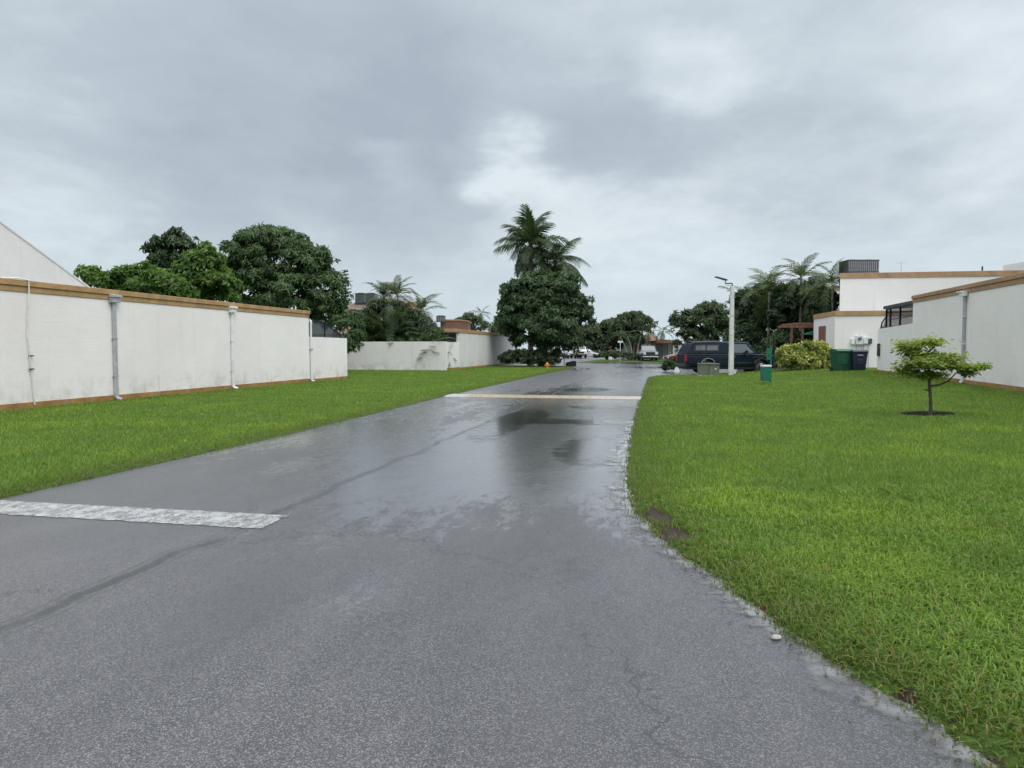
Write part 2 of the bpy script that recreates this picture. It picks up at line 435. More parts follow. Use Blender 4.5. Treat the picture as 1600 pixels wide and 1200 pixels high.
def water_material(dark=False):
    m, n, out = material('puddle_water')
    pos = n.node('ShaderNodeNewGeometry').outputs['Position']
    v = n.node('ShaderNodeAttribute', attribute_name='v').outputs['Fac']
    h = n.noise(pos, 14, 3, .5)
    c = n.mix(n.noise(pos, 6, 4, .6), *(((.03, .03, .033), (.06, .06, .062)) if dark else ((.10, .098, .10), (.19, .185, .18))))
    b = n.node('ShaderNodeBsdfPrincipled', {'Base Color': c, 'Roughness': .13 if dark else .06, 'IOR': 1.33, 'Specular IOR Level': 1.0, 'Coat Weight': .7 if dark else 1.0, 'Coat Roughness': .10 if dark else .03, 'Normal': n.bump(n.noise(pos, 5, 5, .65), .5, .006) if dark else n.bump(h, .10, .01)})
    a = n.math('ADD', v, n.math('MULTIPLY', n.math('SUBTRACT', n.noise(pos, 5, 4, .55), .5), 1.3))
    tr_ = n.node('ShaderNodeBsdfTransparent'); mx = n.node('ShaderNodeMixShader', {0: n.ramp(a, .12, .60, 0, .8 if dark else 1)})
    n.l.new(tr_.outputs[0], mx.inputs[1]); n.l.new(b.outputs[0], mx.inputs[2]); n.l.new(mx.outputs[0], out.inputs[0]); return m

M = {}
M['road'] = road_material()
M['lawn'] = lawn_material(); M['grass'] = grass_material()
M['white_wall'] = stucco('white_stucco', (.85, .80, .795), .14)
M['white_wall2'] = stucco('greyed_white_stucco', (.78, .755, .75), .30)
M['gable_wall'] = stucco('grey_stucco', (.60, .59, .585), .22)
M['panel_wall'] = stucco('streaked_panel', (.66, .655, .65), .65, courses=False)
M['trim'] = plain('ochre_brown_trim', (.40, .245, .115), .6, var=.16, scale=2.5, bump=.003, dirt=((.20, .13, .09), .6))
M['trim2'] = plain('red_brown_trim', (.36, .215, .12), .6, var=.16, scale=2.5, bump=.003, dirt=((.19, .12, .09), .6))
M['base'] = plain('ochre_plinth_paint', (.30, .165, .055), .7, var=.2, scale=2, bump=.006, dirt=((.40, .33, .24), .7))
M['roofing'] = plain('roof_membrane', (.42, .42, .41), .8, var=.15)
M['grey_metal'] = plain('grey_painted_downspout', (.44, .44, .48), .4, .2, .15)
M['white_metal'] = plain('white_painted_downspout', (.74, .75, .78), .4, .0, .1, dirt=((.4, .37, .33), .3))
M['pvc'] = plain('white_plastic_pipe', (.70, .70, .68), .4, dirt=((.5, .44, .36), .35))
M['bronze'] = plain('dark_bronze_aluminium', (.022, .022, .028), .35, .5)
M['screen'] = screen_material('insect_screen')
M['conc'] = plain('weathered_concrete', (.62, .62, .60), .75, var=.16, scale=5, bump=.004, dirt=((.14, .13, .11), .75))
M['greenbox'] = plain('green_grey_cabinet_paint', (.135, .15, .105), .55, var=.2, scale=3, dirt=((.26, .24, .19), .5))
M['dark_metal'] = plain('dark_bronze_lamp_metal', (.05, .05, .055), .4, .4)
M['green_sign'] = plain('green_powder_coat', (.010, .135, .085), .4, var=.1)
M['green_bin'] = plain('green_bin_plastic', (.008, .085, .044), .4, var=.12)
M['navy_bin'] = plain('navy_bin_plastic', (.014, .020, .045), .4, var=.12)
M['white_plastic'] = plain('white_plastic', (.72, .73, .75), .4)
M['black_plastic'] = plain('black_plastic', (.014, .014, .016), .5)
M['navy_paint'] = plain('navy_car_paint', (.006, .014, .026), .25, 0, .1, spec=.25, coat=.25)
M['navy_paint2'] = plain('blue_grey_car_paint', (.05, .075, .10), .25, 0, .1, coat=.8)
M['white_paint'] = plain('white_car_paint', (.72, .73, .74), .25, 0, .05, coat=.6)
M['silver_paint'] = plain('silver_car_paint', (.40, .42, .44), .28, .4, .05, coat=.6)
M['dark_paint'] = plain('charcoal_car_paint', (.03, .034, .04), .25, 0, .05, coat=.6)
M['red_paint'] = plain('maroon_car_paint', (.13, .03, .028), .25, 0, .05, coat=.6)
M['chrome'] = plain('chrome', (.62, .63, .65), .15, 1., .05)
M['rubber'] = plain('tyre_rubber', (.014, .014, .015), .75)
M['glass'] = glassy('tinted_glass'); M['glass_light'] = glassy('sky_lit_glass', (.10, .12, .13), .08)
M['red_lens'] = plain('red_tail_lens', (.42, .012, .022), .2)
M['clear_lens'] = plain('clear_headlight_lens', (.68, .70, .72), .15)
M['bark'] = plain('grey_brown_bark', (.085, .068, .055), .85, var=.35, scale=5, bump=.02)
M['palm_bark'] = plain('pale_palm_bark', (.24, .225, .20), .8, var=.3, scale=3, bump=.012)
M['mulch'] = plain('dark_mulch', (.012, .009, .008), .95, var=.4, spec=.1, scale=30, bump=.02)
M['brown_wood'] = plain('red_brown_stained_wood', (.20, .085, .055), .65, var=.2, bump=.004)
M['hvac'] = plain('grey_condenser_steel', (.085, .095, .105), .45, .3, .15)
M['orange'] = plain('orange_hydrant_paint', (.72, .22, .02), .45)
M['roof_red'] = shingle_material('terracotta_brown_shingle', (.22, .10, .065), (.30, .15, .10))
M['roof_pink'] = shingle_material('mottled_pink_brown_shingle', (.30, .20, .18), (.40, .30, .27))
M['window_wood'] = plain('brown_window_board', (.20, .125, .07), .55)
M['water'] = water_material()
M['leaf_mango'] = leafmat('dark_mango_leaf', (.032, .072, .026), (.105, .180, .056), .33)
M['leaf_round'] = leafmat('deep_green_leaf', (.026, .060, .025), (.085, .150, .050), .32, nscale=.6)
M['leaf_light'] = leafmat('mid_green_leaf', (.042, .100, .018), (.130, .235, .040), .4)
M['leaf_dark'] = leafmat('dark_green_leaf', (.022, .052, .022), (.066, .112, .044), .28)
M['leaf_far'] = leafmat('olive_green_leaf', (.038, .068, .030), (.098, .145, .058), .3)
M['leaf_croton'] = leafmat('yellow_green_leaf', (.10, .17, .02), (.30, .34, .06), .35, yel=((.55, .52, .15), .38), nscale=2)
M['leaf_hedge'] = leafmat('hedge_leaf', (.022, .052, .016), (.055, .105, .028), .25)
M['leaf_young'] = leafmat('bright_young_leaf', (.10, .17, .04), (.29, .38, .09), .5, nscale=2)
M['leaf_white'] = leafmat('pale_blossom', (.30, .33, .26), (.72, .74, .66), .3)
M['frond'] = leafmat('palm_frond', (.026, .056, .022), (.078, .125, .044), .3)
M['frond_light'] = leafmat('yellow_green_frond', (.040, .075, .020), (.120, .165, .050), .35)
M['frond_dry'] = leafmat('dry_brown_frond', (.075, .052, .040), (.14, .10, .07), .2)
M['pine'] = leafmat('norfolk_pine_needle', (.016, .036, .022), (.040, .070, .040), .15)

# ------------------------------------------------------------------ ground
def struct(o): o['kind'] = 'structure'; return o
g = MB().poly([(-900, -300, -.12), (900, -300, -.12), (900, 2200, -.12), (-900, 2200, -.12)])
M['far_ground'] = plain('distant_grass', (.05, .085, .022), .9, scale=.3, var=.3)
struct(g.build('ground', M['far_ground']))

BARE0 = [(gnd(px, py).x, gnd(px, py).y, rx, ry) for px, py, rx, ry in ((1030, 812, .13, .32), (1055, 838, .13, .25), (1150, 887, .10, .06), (1420, 1095, .04, .04))]
def grid(name, ts, left, right, cols, lift, mat, edge=None, jag=0., jag_r=0.):
    """a sheet laid over the terrain between left(t) and right(t)"""
    vs, at_ = [], []
    for t in ts:
        a, b = left(t), right(t)
        if jag: a += jag * (mnoise.fractal(Vector((t * 1.9, 3.1, 0)), 1, 2, 5) + .6 * mnoise.noise(Vector((t * 9, 1, 0))))
        if jag_r: b += jag_r * (mnoise.fractal(Vector((t * 1.9, 9.1, 0)), 1, 2, 5) + .6 * mnoise.noise(Vector((t * 9, 4, 0))))
        for c in range(cols + 1):
            f = (c / cols); f = f ** 2 if edge == 'l' else (1 - (1 - f) ** 2 if edge == 'r' else f)
            s = a + (b - a) * f
            d = (s - a) if edge == 'l' else (b - s)
            x, y = xy(s, t); z = float(terrain_st(s, t)) + lift
            if edge: z += min(d, .12) * .30 - .036
            vs.append((x, y, z)); at_.append((max(0, 1 - d / .3) * .5 + sum(1.2 * math.exp(-(((x - q[0]) / q[2]) ** 2 + ((y - q[1]) / q[3]) ** 2)) for q in BARE0)) if edge else c / cols)
    k = cols + 1; fs = []
    for i in range(len(ts) - 1):
        for c in range(cols): fs.append((i * k + c, i * k + c + 1, (i + 1) * k + c + 1, (i + 1) * k + c))
    me = tri_mesh(name, np.array(vs), np.array(fs), mat, np.array(at_))
    for p in me.polygons: p.use_smooth = True
    o = bpy.data.objects.new(name, me); C.objects.link(o); return o

EDGE_T = [-12, -6, 0, 1.5, 3.0, 3.5, 4.1, 5.17, 5.93, 7.0, 8.4, 11.5, 15, 23, 40, 42, 43.4, 44.6, 45.2]
EDGE_S = [1.80, 1.75, 1.68, 1.52, 1.24, 1.02, .71, .35, .04, -.26, -.38, -.50, -.55, -.60, -.62, -.3, .6, 2.6, 8.5]
def right_edge(t): return float(np.interp(t, EDGE_T, EDGE_S))
LEFT_T = [-12, 6, 12, 24, 55, 60, 63, 65, 66.2]
LEFT_S = [-7.0, -6.85, -6.75, -7.05, -7.05, -7.05, -7.4, -8.6, -11]
def left_edge(t): return float(np.interp(t, LEFT_T, LEFT_S))

ts = np.concatenate([np.arange(-12, 30, 1.0), np.arange(30, 170, 5.0)])
road = struct(grid('road', ts, lambda t: -60, lambda t: 14 if t < 46 else 16, 60, 0, M['road']))
ts = np.concatenate([np.arange(-12, 0, .3), np.arange(0, 14, .05), np.arange(14, 45.2, .12)])
lawn_r = struct(grid('lawn', ts, right_edge, lambda t: 60, 60, .03, M['lawn'], 'l', jag=.09))
ts2 = np.arange(45.1, 140, 2.)
struct(grid('planting_ground', ts2, lambda t: 8.6, lambda t: 60, 30, .028, M['lawn'], 'l'))
ts = np.concatenate([np.arange(-12, 3, .3), np.arange(3, 25, .08), np.arange(25, 66.2, .2)])
lawn_l = struct(grid('lawn', ts, lambda t: -70, left_edge, 60, .03, M['lawn'], 'r', jag_r=.04))
# standing water between the asphalt and the right lawn
ts = np.arange(.5, 16, .05)
struct(grid('puddle', ts, lambda t: right_edge(t) - .20 - .16 * max(0, mnoise.noise(Vector((t * 1.3, 5, 0)))) - (.06 if 3 < t < 8.5 else 0) - .25 * math.exp(-((t - 11.0) / 1.2) ** 2),
            lambda t: right_edge(t) + .30, 14, .006, M['water'], jag=.055))
def pond(s0, s1, t0, t1, lift=.005, cols=24, rows=24):
    vs, at_ = [], []
    for i in range(rows + 1):
        for j in range(cols + 1):
            a, b = i / rows, j / cols; x, y = xy(s0 + (s1 - s0) * b, t0 + (t1 - t0) * a)
            vs.append((x, y, float(terrain_st(s0 + (s1 - s0) * b, t0)) + lift)); at_.append(.80 * (max(0, 1 - ((2 * a - 1) ** 2 + (2 * b - 1) ** 2)) ** .6) - .06 + .35 * mnoise.fractal(Vector((x * 1.1, y * .5, 4)), 1, 2, 4))
    k = cols + 1; fs = [(i * k + j, i * k + j + 1, (i + 1) * k + j + 1, (i + 1) * k + j) for i in range(rows) for j in range(cols)]
    o = bpy.data.objects.new('puddle', tri_mesh('puddle', np.array(vs), np.array(fs), M['pond'], np.array(at_))); C.objects.link(o); return struct(o)
M['pond'] = water_material(dark=True)
for q in ((-4.1, -.3, 14.7, 16.2), (-1.7, -.2, 9.4, 13.2), (-3.75, -2.5, 11.5, 19.5), (-7.2, -5.2, 52, 60), (-3.9, -1.6, 26.4, 29.5), (-3, 3, 58, 66), (-12, 2, 77, 84), (-2.6, -.5, 18.8, 20.2)):
    pond(*q, lift=.0055 if q[0] != -3.75 else .0065)
def patch(name, pts, mat, lift=.03):
    vs = []
    for p in pts:
        q = gnd(*p); vs.append((q.x, q.y, q.z + lift))
    o = MB().extr([(v[0], v[1]) for v in vs], -.1, [v[2] for v in vs]).build(name, mat); return struct(o)
patch('grass_verge', [(905, 566.8), (1012, 566.0), (1000, 562.6), (938, 562.0), (925, 563.5)], M['lawn'])
patch('grass_verge', [(1008, 568.0), (1085, 568.0), (1085, 565.8), (1016, 565.6)], M['lawn'])
patch('grass_verge', [(1000, 564.2), (1150, 564.2), (1150, 559.5), (990, 559.5)], M['lawn'], .02)

# paint on the road
def sheet(name, s0, s1, t0, t1, mat, lift, ns=150, skew=0, parent=None, hump=0, nt=8):
    vs = []; fs = []
    for i in range(nt + 1):
        for j in range(ns + 1):
            f = i / nt; s = s0 + (s1 - s0) * j / ns; t = t0 + (t1 - t0) * f + skew * (j / ns)
            if i in (0, nt): t += .03 * mnoise.noise(Vector((s * 6, i, 0))) + .025 * mnoise.noise(Vector((s * 23, i + 5, 0)))
            if j == ns: s += .05 * mnoise.noise(Vector((t * 8, 7, 0)))
            x, y = xy(s, t); vs.append((x, y, float(terrain_st(s, t)) + lift + hump * math.sin(math.pi * f)))
    k = ns + 1
    for i in range(nt):
        for j in range(ns): fs.append((i * k + j, i * k + j + 1, (i + 1) * k + j + 1, (i + 1) * k + j))
    o = bpy.data.objects.new(name, tri_mesh(name, np.array(vs), np.array(fs), mat)); C.objects.link(o); o.parent = parent; return o
M['stop_paint'] = paint_material('worn_white_road_paint', [(0, (.38, .39, .40))], .49)
M['hump_paint'] = paint_material('worn_white_and_yellow_road_paint', [(-9, (.42, .42, .39)), (-6.2, (.36, .27, .15)), (-3.6, (.38, .31, .20)), (-2.0, (.42, .38, .30))], .53)
sheet('stop_line', -7.1, -3.46, 5.66, 6.17, M['stop_paint'], .004, parent=road)
sheet('speed_hump', -7.05, -.55, 22.7, 24.2, M['hump_paint'], .003, parent=road, hump=.035)

# ------------------------------------------------------------------ grass
def in_lawn(s, t):
    er = np.interp(t, EDGE_T, EDGE_S); el_ = np.interp(t, LEFT_T, LEFT_S)
    jr = np.array([.09 * mnoise.noise(Vector((tt * 1.9, 3.1, 0))) for tt in t])
    r = (s > er + jr - .10 * (RNG.random(len(s)) ** 4)) & (t < 45.0) & (s < np.where(t > 38, 30, 10.3))
    l = (s < el_ + .02) & (t < 66) & (s > np.where(t < 36.6, -16.2, -30)) & (s > np.where(t > 50.6, -14.9, -30))
    return r, l, s - er, el_ - s
def clip_noise(x, y, f, seed=0.):
    return np.array([mnoise.fractal(Vector((a * f, b * f, seed)), 1, 2, 3) for a, b in zip(x, y)])
MUL = gnd(1449, 648)
BARE = [(gnd(px, py).x, gnd(px, py).y, rx, ry) for px, py, rx, ry in ((1030, 812, .13, .32), (1055, 838, .13, .25), (1150, 887, .10, .06), (1420, 1095, .04, .04))]
def grass_band(y0, y1, dens, h, wd, segs, lean, xm=.80):
    area = (y1 - y0) * (xm * (y0 + y1) + 4)
    n = int(area * dens)
    Y = y0 + (y1 - y0) * RNG.random(n); hw = xm * Y + 2; X = (RNG.random(n) * 2 - 1) * hw
    keep = RNG.random(n) < hw / (xm * y1 + 2) ; X, Y = X[keep], Y[keep]
    s, t = st(X, Y); r, l, dr, dl = in_lawn(s, t)
    ok = (r | l) & (((X - MUL.x) ** 2 + (Y - MUL.y) ** 2) > (.58 + .2 * RNG.random(len(X))) ** 2); X, Y, s, t, dr, dl, r = X[ok], Y[ok], s[ok], t[ok], dr[ok], dl[ok], r[ok]
    d = np.where(r, dr, dl)
    nz = clip_noise(X, Y, 1.6) if len(X) < 400000 else RNG.random(len(X))
    pr = np.clip(d * 2.5 + .85 + nz * .6, .6, 1)
    for (cx_, cy_, rx_, ry_) in BARE: pr = pr * (1 - .93 * np.exp(-(((X - cx_) / rx_) ** 2 + ((Y - cy_) / ry_) ** 2) ** 2))
    bare = r & (t > 0) & (t < 14) & (RNG.random(len(X)) > pr)
    X, Y, s, t, d, nz = [a[~bare] for a in (X, Y, s, t, d, nz)]
    Z = terrain_st(s, t) + .03 + np.clip(d, 0, .12) * .30 - .034
    m = len(X)
    H = h * (.55 + .8 * RNG.random(m)) * (1 + .35 * nz) * np.clip(.55 + d * 1.5, .55, 1); W = wd * (.7 + .6 * RNG.random(m))
    a = RNG.random(m) * 2 * np.pi; ln = lean * (.25 + RNG.random(m) * 1.1)
    lx, ly = np.cos(a) * ln, np.sin(a) * ln
    b = a + np.pi / 2 + RNG.normal(0, .5, m); bx, by = np.cos(b) * W / 2, np.sin(b) * W / 2
    v = RNG.random(m); ee = np.clip(1 - (d + .25 * nz) / .7, 0, 1)
    O = np.stack([X, Y, Z], 1)
    B = np.stack([bx, by, 0 * bx], 1)
    if segs == 1:
        T = O + np.stack([lx * H, ly * H, H], 1)
        V = np.stack([O - B, O + B, T], 1).reshape(-1, 3)
        i = np.arange(m)[:, None] * 3; Fc = (i + np.array([[0, 1, 2]])).reshape(-1, 3); vv = np.repeat(v, 3); ve = np.repeat(ee, 3)
    else:
        mid = O + np.stack([lx * H * .3, ly * H * .3, H * .6], 1)
        T = O + np.stack([lx * H * 1.15, ly * H * 1.15, H * np.clip(1.15 - ln * .45, .35, 1.1)], 1)
        V = np.stack([O - B, O + B, mid - B * .85, mid + B * .85, T], 1).reshape(-1, 3)
        i = np.arange(m)[:, None] * 5
        Fc = np.concatenate([i + np.array([[0, 1, 3]]), i + np.array([[0, 3, 2]]), i + np.array([[2, 3, 4]])], 0); vv = np.repeat(v, 5); ve = np.repeat(ee, 5)
    return V, Fc, vv, ve
ys = np.concatenate([np.linspace(1.2, 7, 9), 7 * (58 / 7) ** (np.arange(1, 19) / 18)])
DL = [1, 4, 7, 12, 20, 32, 58]
Vs, Fs, As, Es, off = [], [], [], [], 0
for y0, y1 in zip(ys[:-1], ys[1:]):
    ym = (y0 + y1) / 2; lg = math.log(ym); LG = [math.log(q) for q in DL]
    dens = math.exp(np.interp(lg, LG, [math.log(q) for q in (5200, 4200, 2300, 950, 420, 190, 70)]))
    wd = np.interp(lg, LG, [.0085, .0085, .009, .013, .019, .028, .05]); hh = np.interp(lg, LG, [.060, .058, .052, .050, .050, .050, .050])
    V, Fc, vv, ve = grass_band(y0, y1, dens, hh, wd, 2 if ym < 7.5 else 1, np.interp(lg, LG, [1.15, 1.1, .95, .8, .7, .6, .5])); Vs.append(V); Fs.append(Fc + off); As.append(vv); Es.append(ve); off += len(V)
go = bpy.data.objects.new('grass', tri_mesh('grass', np.concatenate(Vs), np.concatenate(Fs), M['grass'], np.concatenate(As), np.concatenate(Es))); C.objects.link(go)
go['kind'] = 'stuff'; go['label'] = 'bright green wet grass blades of the mown lawns beside the road'
go['category'] = 'grass'
print('grass tris', sum(len(f) for f in Fs))

# ------------------------------------------------------------------ foliage
def leaf_cards(P, N, L, W, droop, rng, fold=.25):
    m = len(P)
    t = rng.normal(size=(m, 3)); t -= N * (t * N).sum(1, keepdims=True)
    t /= np.linalg.norm(t, axis=1, keepdims=True) + 1e-9
    ax = t * .9 + N * .35; ax[:, 2] -= droop; ax /= np.linalg.norm(ax, axis=1, keepdims=True)
    sd = np.cross(N, ax); sd /= np.linalg.norm(sd, axis=1, keepdims=True) + 1e-9
    up = np.cross(ax, sd)
    Ls = (L * (.6 + .8 * rng.random(m)))[:, None]; Ws = Ls * (W / L)
    A = P; T = P + ax * Ls - up * Ls * .12
    m1 = P + ax * Ls * .45 + sd * Ws * .5 + up * Ws * fold; m2 = P + ax * Ls * .45 - sd * Ws * .5 + up * Ws * fold
    V = np.stack([A, m1, T, m2], 1).reshape(-1, 3)
    i = np.arange(m)[:, None] * 4
    Fc = np.concatenate([i + np.array([[0, 1, 2]]), i + np.array([[0, 2, 3]])], 0)
    return V, Fc
def crown_mesh(lobes, n, L, W, mat, rng, droop=.4, clump=.26, dens_in=.35, gap=0.0):
    """lobes: (x,y,z,rx,ry,rz). leaves gather in clumps over each lobe"""
    vol = np.array([(l[3] * l[4] * l[5]) ** (2 / 3) for l in lobes]); vol /= vol.sum()
    Vs, Fs, As, off = [], [], [], 0
    tips = []
    for l, share in zip(lobes, vol):
        c = np.array(l[:3]); r = np.array(l[3:6])
        rm = r.mean(); cr_ = max(clump * rm ** .6, L * 1.2)
        nc = max(10, int(3.4 * (r[0] * r[1] * r[2]) ** (2 / 3) / cr_ ** 2 * (1 - gap)))
        d = rng.normal(size=(nc, 3)); d /= np.linalg.norm(d, axis=1, keepdims=True)
        d[:, 2] = np.where(d[:, 2] < -.5, -d[:, 2], d[:, 2])
        k = 1 - dens_in * rng.random(nc) ** 1.3
        k = np.where(rng.random(nc) < .14, 1.04 + .14 * rng.random(nc), k)
        k *= 1 + .09 * np.sin(d[:, 0] * 5 + l[0]) * np.cos(d[:, 2] * 6 + l[1])
        cc = c + d * r * k[:, None]; tips += [tuple(q) for q in cc[:6]]
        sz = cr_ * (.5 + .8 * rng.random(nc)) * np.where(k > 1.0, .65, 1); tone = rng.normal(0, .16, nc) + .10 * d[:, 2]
        nl = int(n * share); pick = rng.choice(nc, nl, p=(sz ** 2) / (sz ** 2).sum())
        e = rng.normal(size=(nl, 3)); e /= np.linalg.norm(e, axis=1, keepdims=True)
        e[:, 2] = np.where(e[:, 2] < -.35, -e[:, 2], e[:, 2])
        rr = sz[pick] * (.55 + .5 * rng.random(nl))
        P = cc[pick] + e * rr[:, None] * np.array([1, 1, .8])
        N = e + d[pick] * .5 + rng.normal(0, .45, (nl, 3)); N /= np.linalg.norm(N, axis=1, keepdims=True)
        V, Fc = leaf_cards(P, N, L, W, droop, rng); Vs.append(V); Fs.append(Fc + off); off += len(V)
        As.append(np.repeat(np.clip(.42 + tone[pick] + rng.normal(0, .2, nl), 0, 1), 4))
    return tri_mesh('crown', np.concatenate(Vs), np.concatenate(Fs), mat, np.concatenate(As)), tips
def trunk_mesh(base, top, r0, tips, rng, mat, k=7):
    mb = MB(); base = Vector(base); top = Vector(top)
    p = [base.lerp(top, f) + Vector((rng.normal() * .05, rng.normal() * .05, 0)) * (0 if f == 0 else 1) for f in (0, .12, .4, .7, 1)]
    mb.tube(p, [r0 * 1.35, r0, r0 * .85, r0 * .75, r0 * .6], k)
    for q in tips:
        q = Vector(q); a = p[2].lerp(p[4], rng.random()); md = a.lerp(q, .5) + Vector((0, 0, -.05 * (q - a).length))
        mb.tube([a, md, q], [r0 * .5, r0 * .28, r0 * .08], 5)
    return mb.mesh('trunk', mat, True)
seed = [100]
def tree(name, label, cat, px, Y, lobes, n, L, W, leaf, base_y=None, trunk_r=.2, droop=.4, group=None, clump=.26, gap=0., dens_in=.35, bark='bark', trunk_top=None, thick=.9):
    """lobes: (px, py, rpx, rpy[, dY]) as seen, turned into metres at their distance"""
    seed[0] += 1; rng = np.random.default_rng(seed[0])
    X = (px - 800) / F * Y
    z0 = terrain(X, Y) + .02
    o = thing(name, label, cat, (X, Y, z0), 0, group)
    ll = []
    for lb in lobes:
        dY = lb[4] if len(lb) > 4 else 0
        p = at(lb[0], lb[1], Y + dY); rx = lb[2] * (Y + dY) / F; rz = lb[3] * (Y + dY) / F
        ll.append((p.x - X, dY, p.z - z0, rx, max(rx * thick, .3), rz))
    me, tips = crown_mesh(ll, n, L, W, M[leaf], rng, droop, clump, dens_in, gap)
    link('crown', me, o)
    zc = sum(l[2] for l in ll) / len(ll) if trunk_top is None else trunk_top
    xc = sum(l[0] for l in ll) / len(ll)
    if trunk_r: link('trunk', trunk_mesh((0, 0, -.05), (xc * .6, 0, zc), trunk_r, tips[::2], rng, M[bark]), o)
    return o

def frond_mesh(L, wid, droop, mat, rng, nl=34, ld=.35, rise=.0, vee=.5, r=.02):
    """rachis along +x, arching; leaflets both sides"""
    mb_v, mb_f, vv = [], [], []
    def rach(f):
        return np.array([L * (f - .18 * droop * f ** 3), 0, L * (rise * f - droop * f ** 2.2 * .75)])
    prev = rach(0)
    N = 10
    for i in range(N + 1):
        f = i / N; p = rach(f); w_ = r * (1 - .8 * f)
        mb_v += [p + (0, w_, 0), p + (0, -w_, 0), p + (0, 0, w_ * 1.3)]; vv += [.7] * 3
        if i:
            b = 3 * (i - 1)
            for a in range(3): c = (a + 1) % 3; mb_f += [(b + a, b + c, b + 3 + c), (b + a, b + 3 + c, b + 3 + a)]
    for i in range(nl):
        f = .13 + .87 * (i + .5) / nl
        p = rach(f); tg = rach(min(f + .02, 1.02)) - rach(f - .02); tg /= np.linalg.norm(tg)
        ll = wid * (math.sin(math.pi * min(.12 + f * .86, 1)) ** .55) * (.85 + .3 * rng.random())
        for sg in (-1, 1):
            out = np.array([0, sg, 0]) * (1 - .3 * f) + tg * (.45 + .5 * f) + np.array([0, 0, vee * (rng.random() - .1)])
            out /= np.linalg.norm(out)
            tip = p + out * ll + np.array([0, 0, -ld * ll * (.6 + .8 * rng.random())])
            mid = p + out * ll * .5 + np.array([0, 0, -.1 * ld * ll])
            wv_ = tg * max(ll * .05, .026)
            b = len(mb_v); mb_v += [p - wv_ * .6, p + wv_ * .6, mid - wv_, mid + wv_, tip]; q = rng.random() * .7
            vv += [q] * 5
            mb_f += [(b, b + 1, b + 3), (b, b + 3, b + 2), (b + 2, b + 3, b + 4)]
    return tri_mesh('frond', np.array(mb_v), np.array(mb_f), mat, np.array(vv))
rg = np.random.default_rng(5)
FR = {'royal': [frond_mesh(3.7, 1.0, d, M['frond'], rg, 64, .75, rise=.1, vee=.9, r=.045) for d in (.35, .6, .85)],
      'coco': [frond_mesh(3.9, .85, d, M['frond'], rg, 52, 1.0, rise=.15, vee=.1, r=.04) for d in (.5, .85, 1.05)],
      'areca': [frond_mesh(2.2, .50, d, M['frond'], rg, 26, .35, rise=.25, vee=.5, r=.02) for d in (.4, .7, 1.0)],
      'areca_l': [frond_mesh(2.1, .60, d, M['frond_light'], rg, 26, .35, rise=.25, vee=.4, r=.02) for d in (.5, .8, 1.1)],
      'dry': [frond_mesh(3.2, .45, 1.0, M['frond_dry'], rg, 30, 1.0, r=.04)],
      'small': [frond_mesh(1.9, .42, d, M['frond'], rg, 20, .6, rise=.2, vee=.3, r=.02) for d in (.6, 1.0)]}
def palm(name, label, px, Y, top_py, kind, n, scale=1., trunk_r=.16, pitch=(65, -35), group=None, lean=0., shaft=None, base_z=None, dry=0, seedv=1):
    rng = np.random.default_rng(seedv + 40)
    X = (px - 800) / F * Y; z0 = terrain(X, Y) + .02 if base_z is None else base_z
    top = at(px, top_py, Y); H = top.z - z0
    o = thing(name, label, 'palm tree', (X, Y, z0), 0, group)
    pts = [(lean * f ** 2, 0, H * f) for f in (0, .1, .35, .65, 1)]
    MB().tube(pts, [trunk_r * 1.5, trunk_r * 1.1, trunk_r, trunk_r * .95, trunk_r * .8], 9).build('trunk', M['palm_bark'], o, smooth_=True)
    if shaft: MB().tube([(lean, 0, H - .05), (lean, 0, H + shaft * .5), (lean, 0, H + shaft)], [trunk_r * .85, trunk_r * .8, trunk_r * .35], 9).build('crownshaft', M['leaf_hedge'], o, smooth_=True)
    zt = H + (shaft or 0) * .8
    for i in range(n):
        me = FR[kind][int(rng.integers(len(FR[kind])))]
        f = i / max(n - 1, 1); el_ = pitch[0] + (pitch[1] - pitch[0]) * f + rng.normal() * 6
        az = i * 137.5 + rng.normal() * 12
        sc = scale * (.85 + .25 * rng.random())
        link('frond', me, o, (lean, 0, zt), (rng.normal() * .15, -R(el_), R(az)), (sc, sc, sc))
    for i in range(dry):
        link('frond', FR['dry'][0], o, (lean, 0, zt - .1), (0, R(45 + 20 * i), R(195 + i * 130)), (scale * .9,) * 3)
    return o
def areca(name, label, px, Y, stems, n, H, spread, kind='areca', group=None, seedv=1, scale=1., base_z=None):
    """clumping palm: many stems from one root, each with a few arching fronds"""
    rng = np.random.default_rng(seedv + 70)
    X = (px - 800) / F * Y; z0 = terrain(X, Y) + .02 if base_z is None else base_z
    o = thing(name, label, 'palm', (X, Y, z0), 0, group)
    for i in range(stems):
        a = rng.random() * 2 * math.pi; rr = spread * math.sqrt(rng.random()); hh = H * (.35 + .65 * rng.random()) * (1 - .3 * rr / spread)
        bx, by = .3 * rr * math.cos(a), .3 * rr * math.sin(a); tx, ty = rr * math.cos(a), rr * math.sin(a)
        MB().tube([(bx, by, -.03), ((bx + tx) / 2, (by + ty) / 2, hh * .5), (tx, ty, hh)], [.06, .05, .035], 6).build('stem', M['palm_bark'], o, smooth_=True)
        for j in range(n):
            me = FR[kind][int(rng.integers(len(FR[kind])))]
            sc = scale * (.7 + .5 * rng.random())
            link('frond', me, o, (tx, ty, hh), (rng.normal() * .2, -R(75 - 80 * (j / n) + rng.normal() * 10), R(j * 137.5 + i * 50)), (sc, sc, sc))
    return o

# ------------------------------------------------------------------ buildings
def building(name, label, cat, s, t, z=0):
    x, y = xy(s, t); return thing(name, label, cat, (x, y, z), -ALPHA)
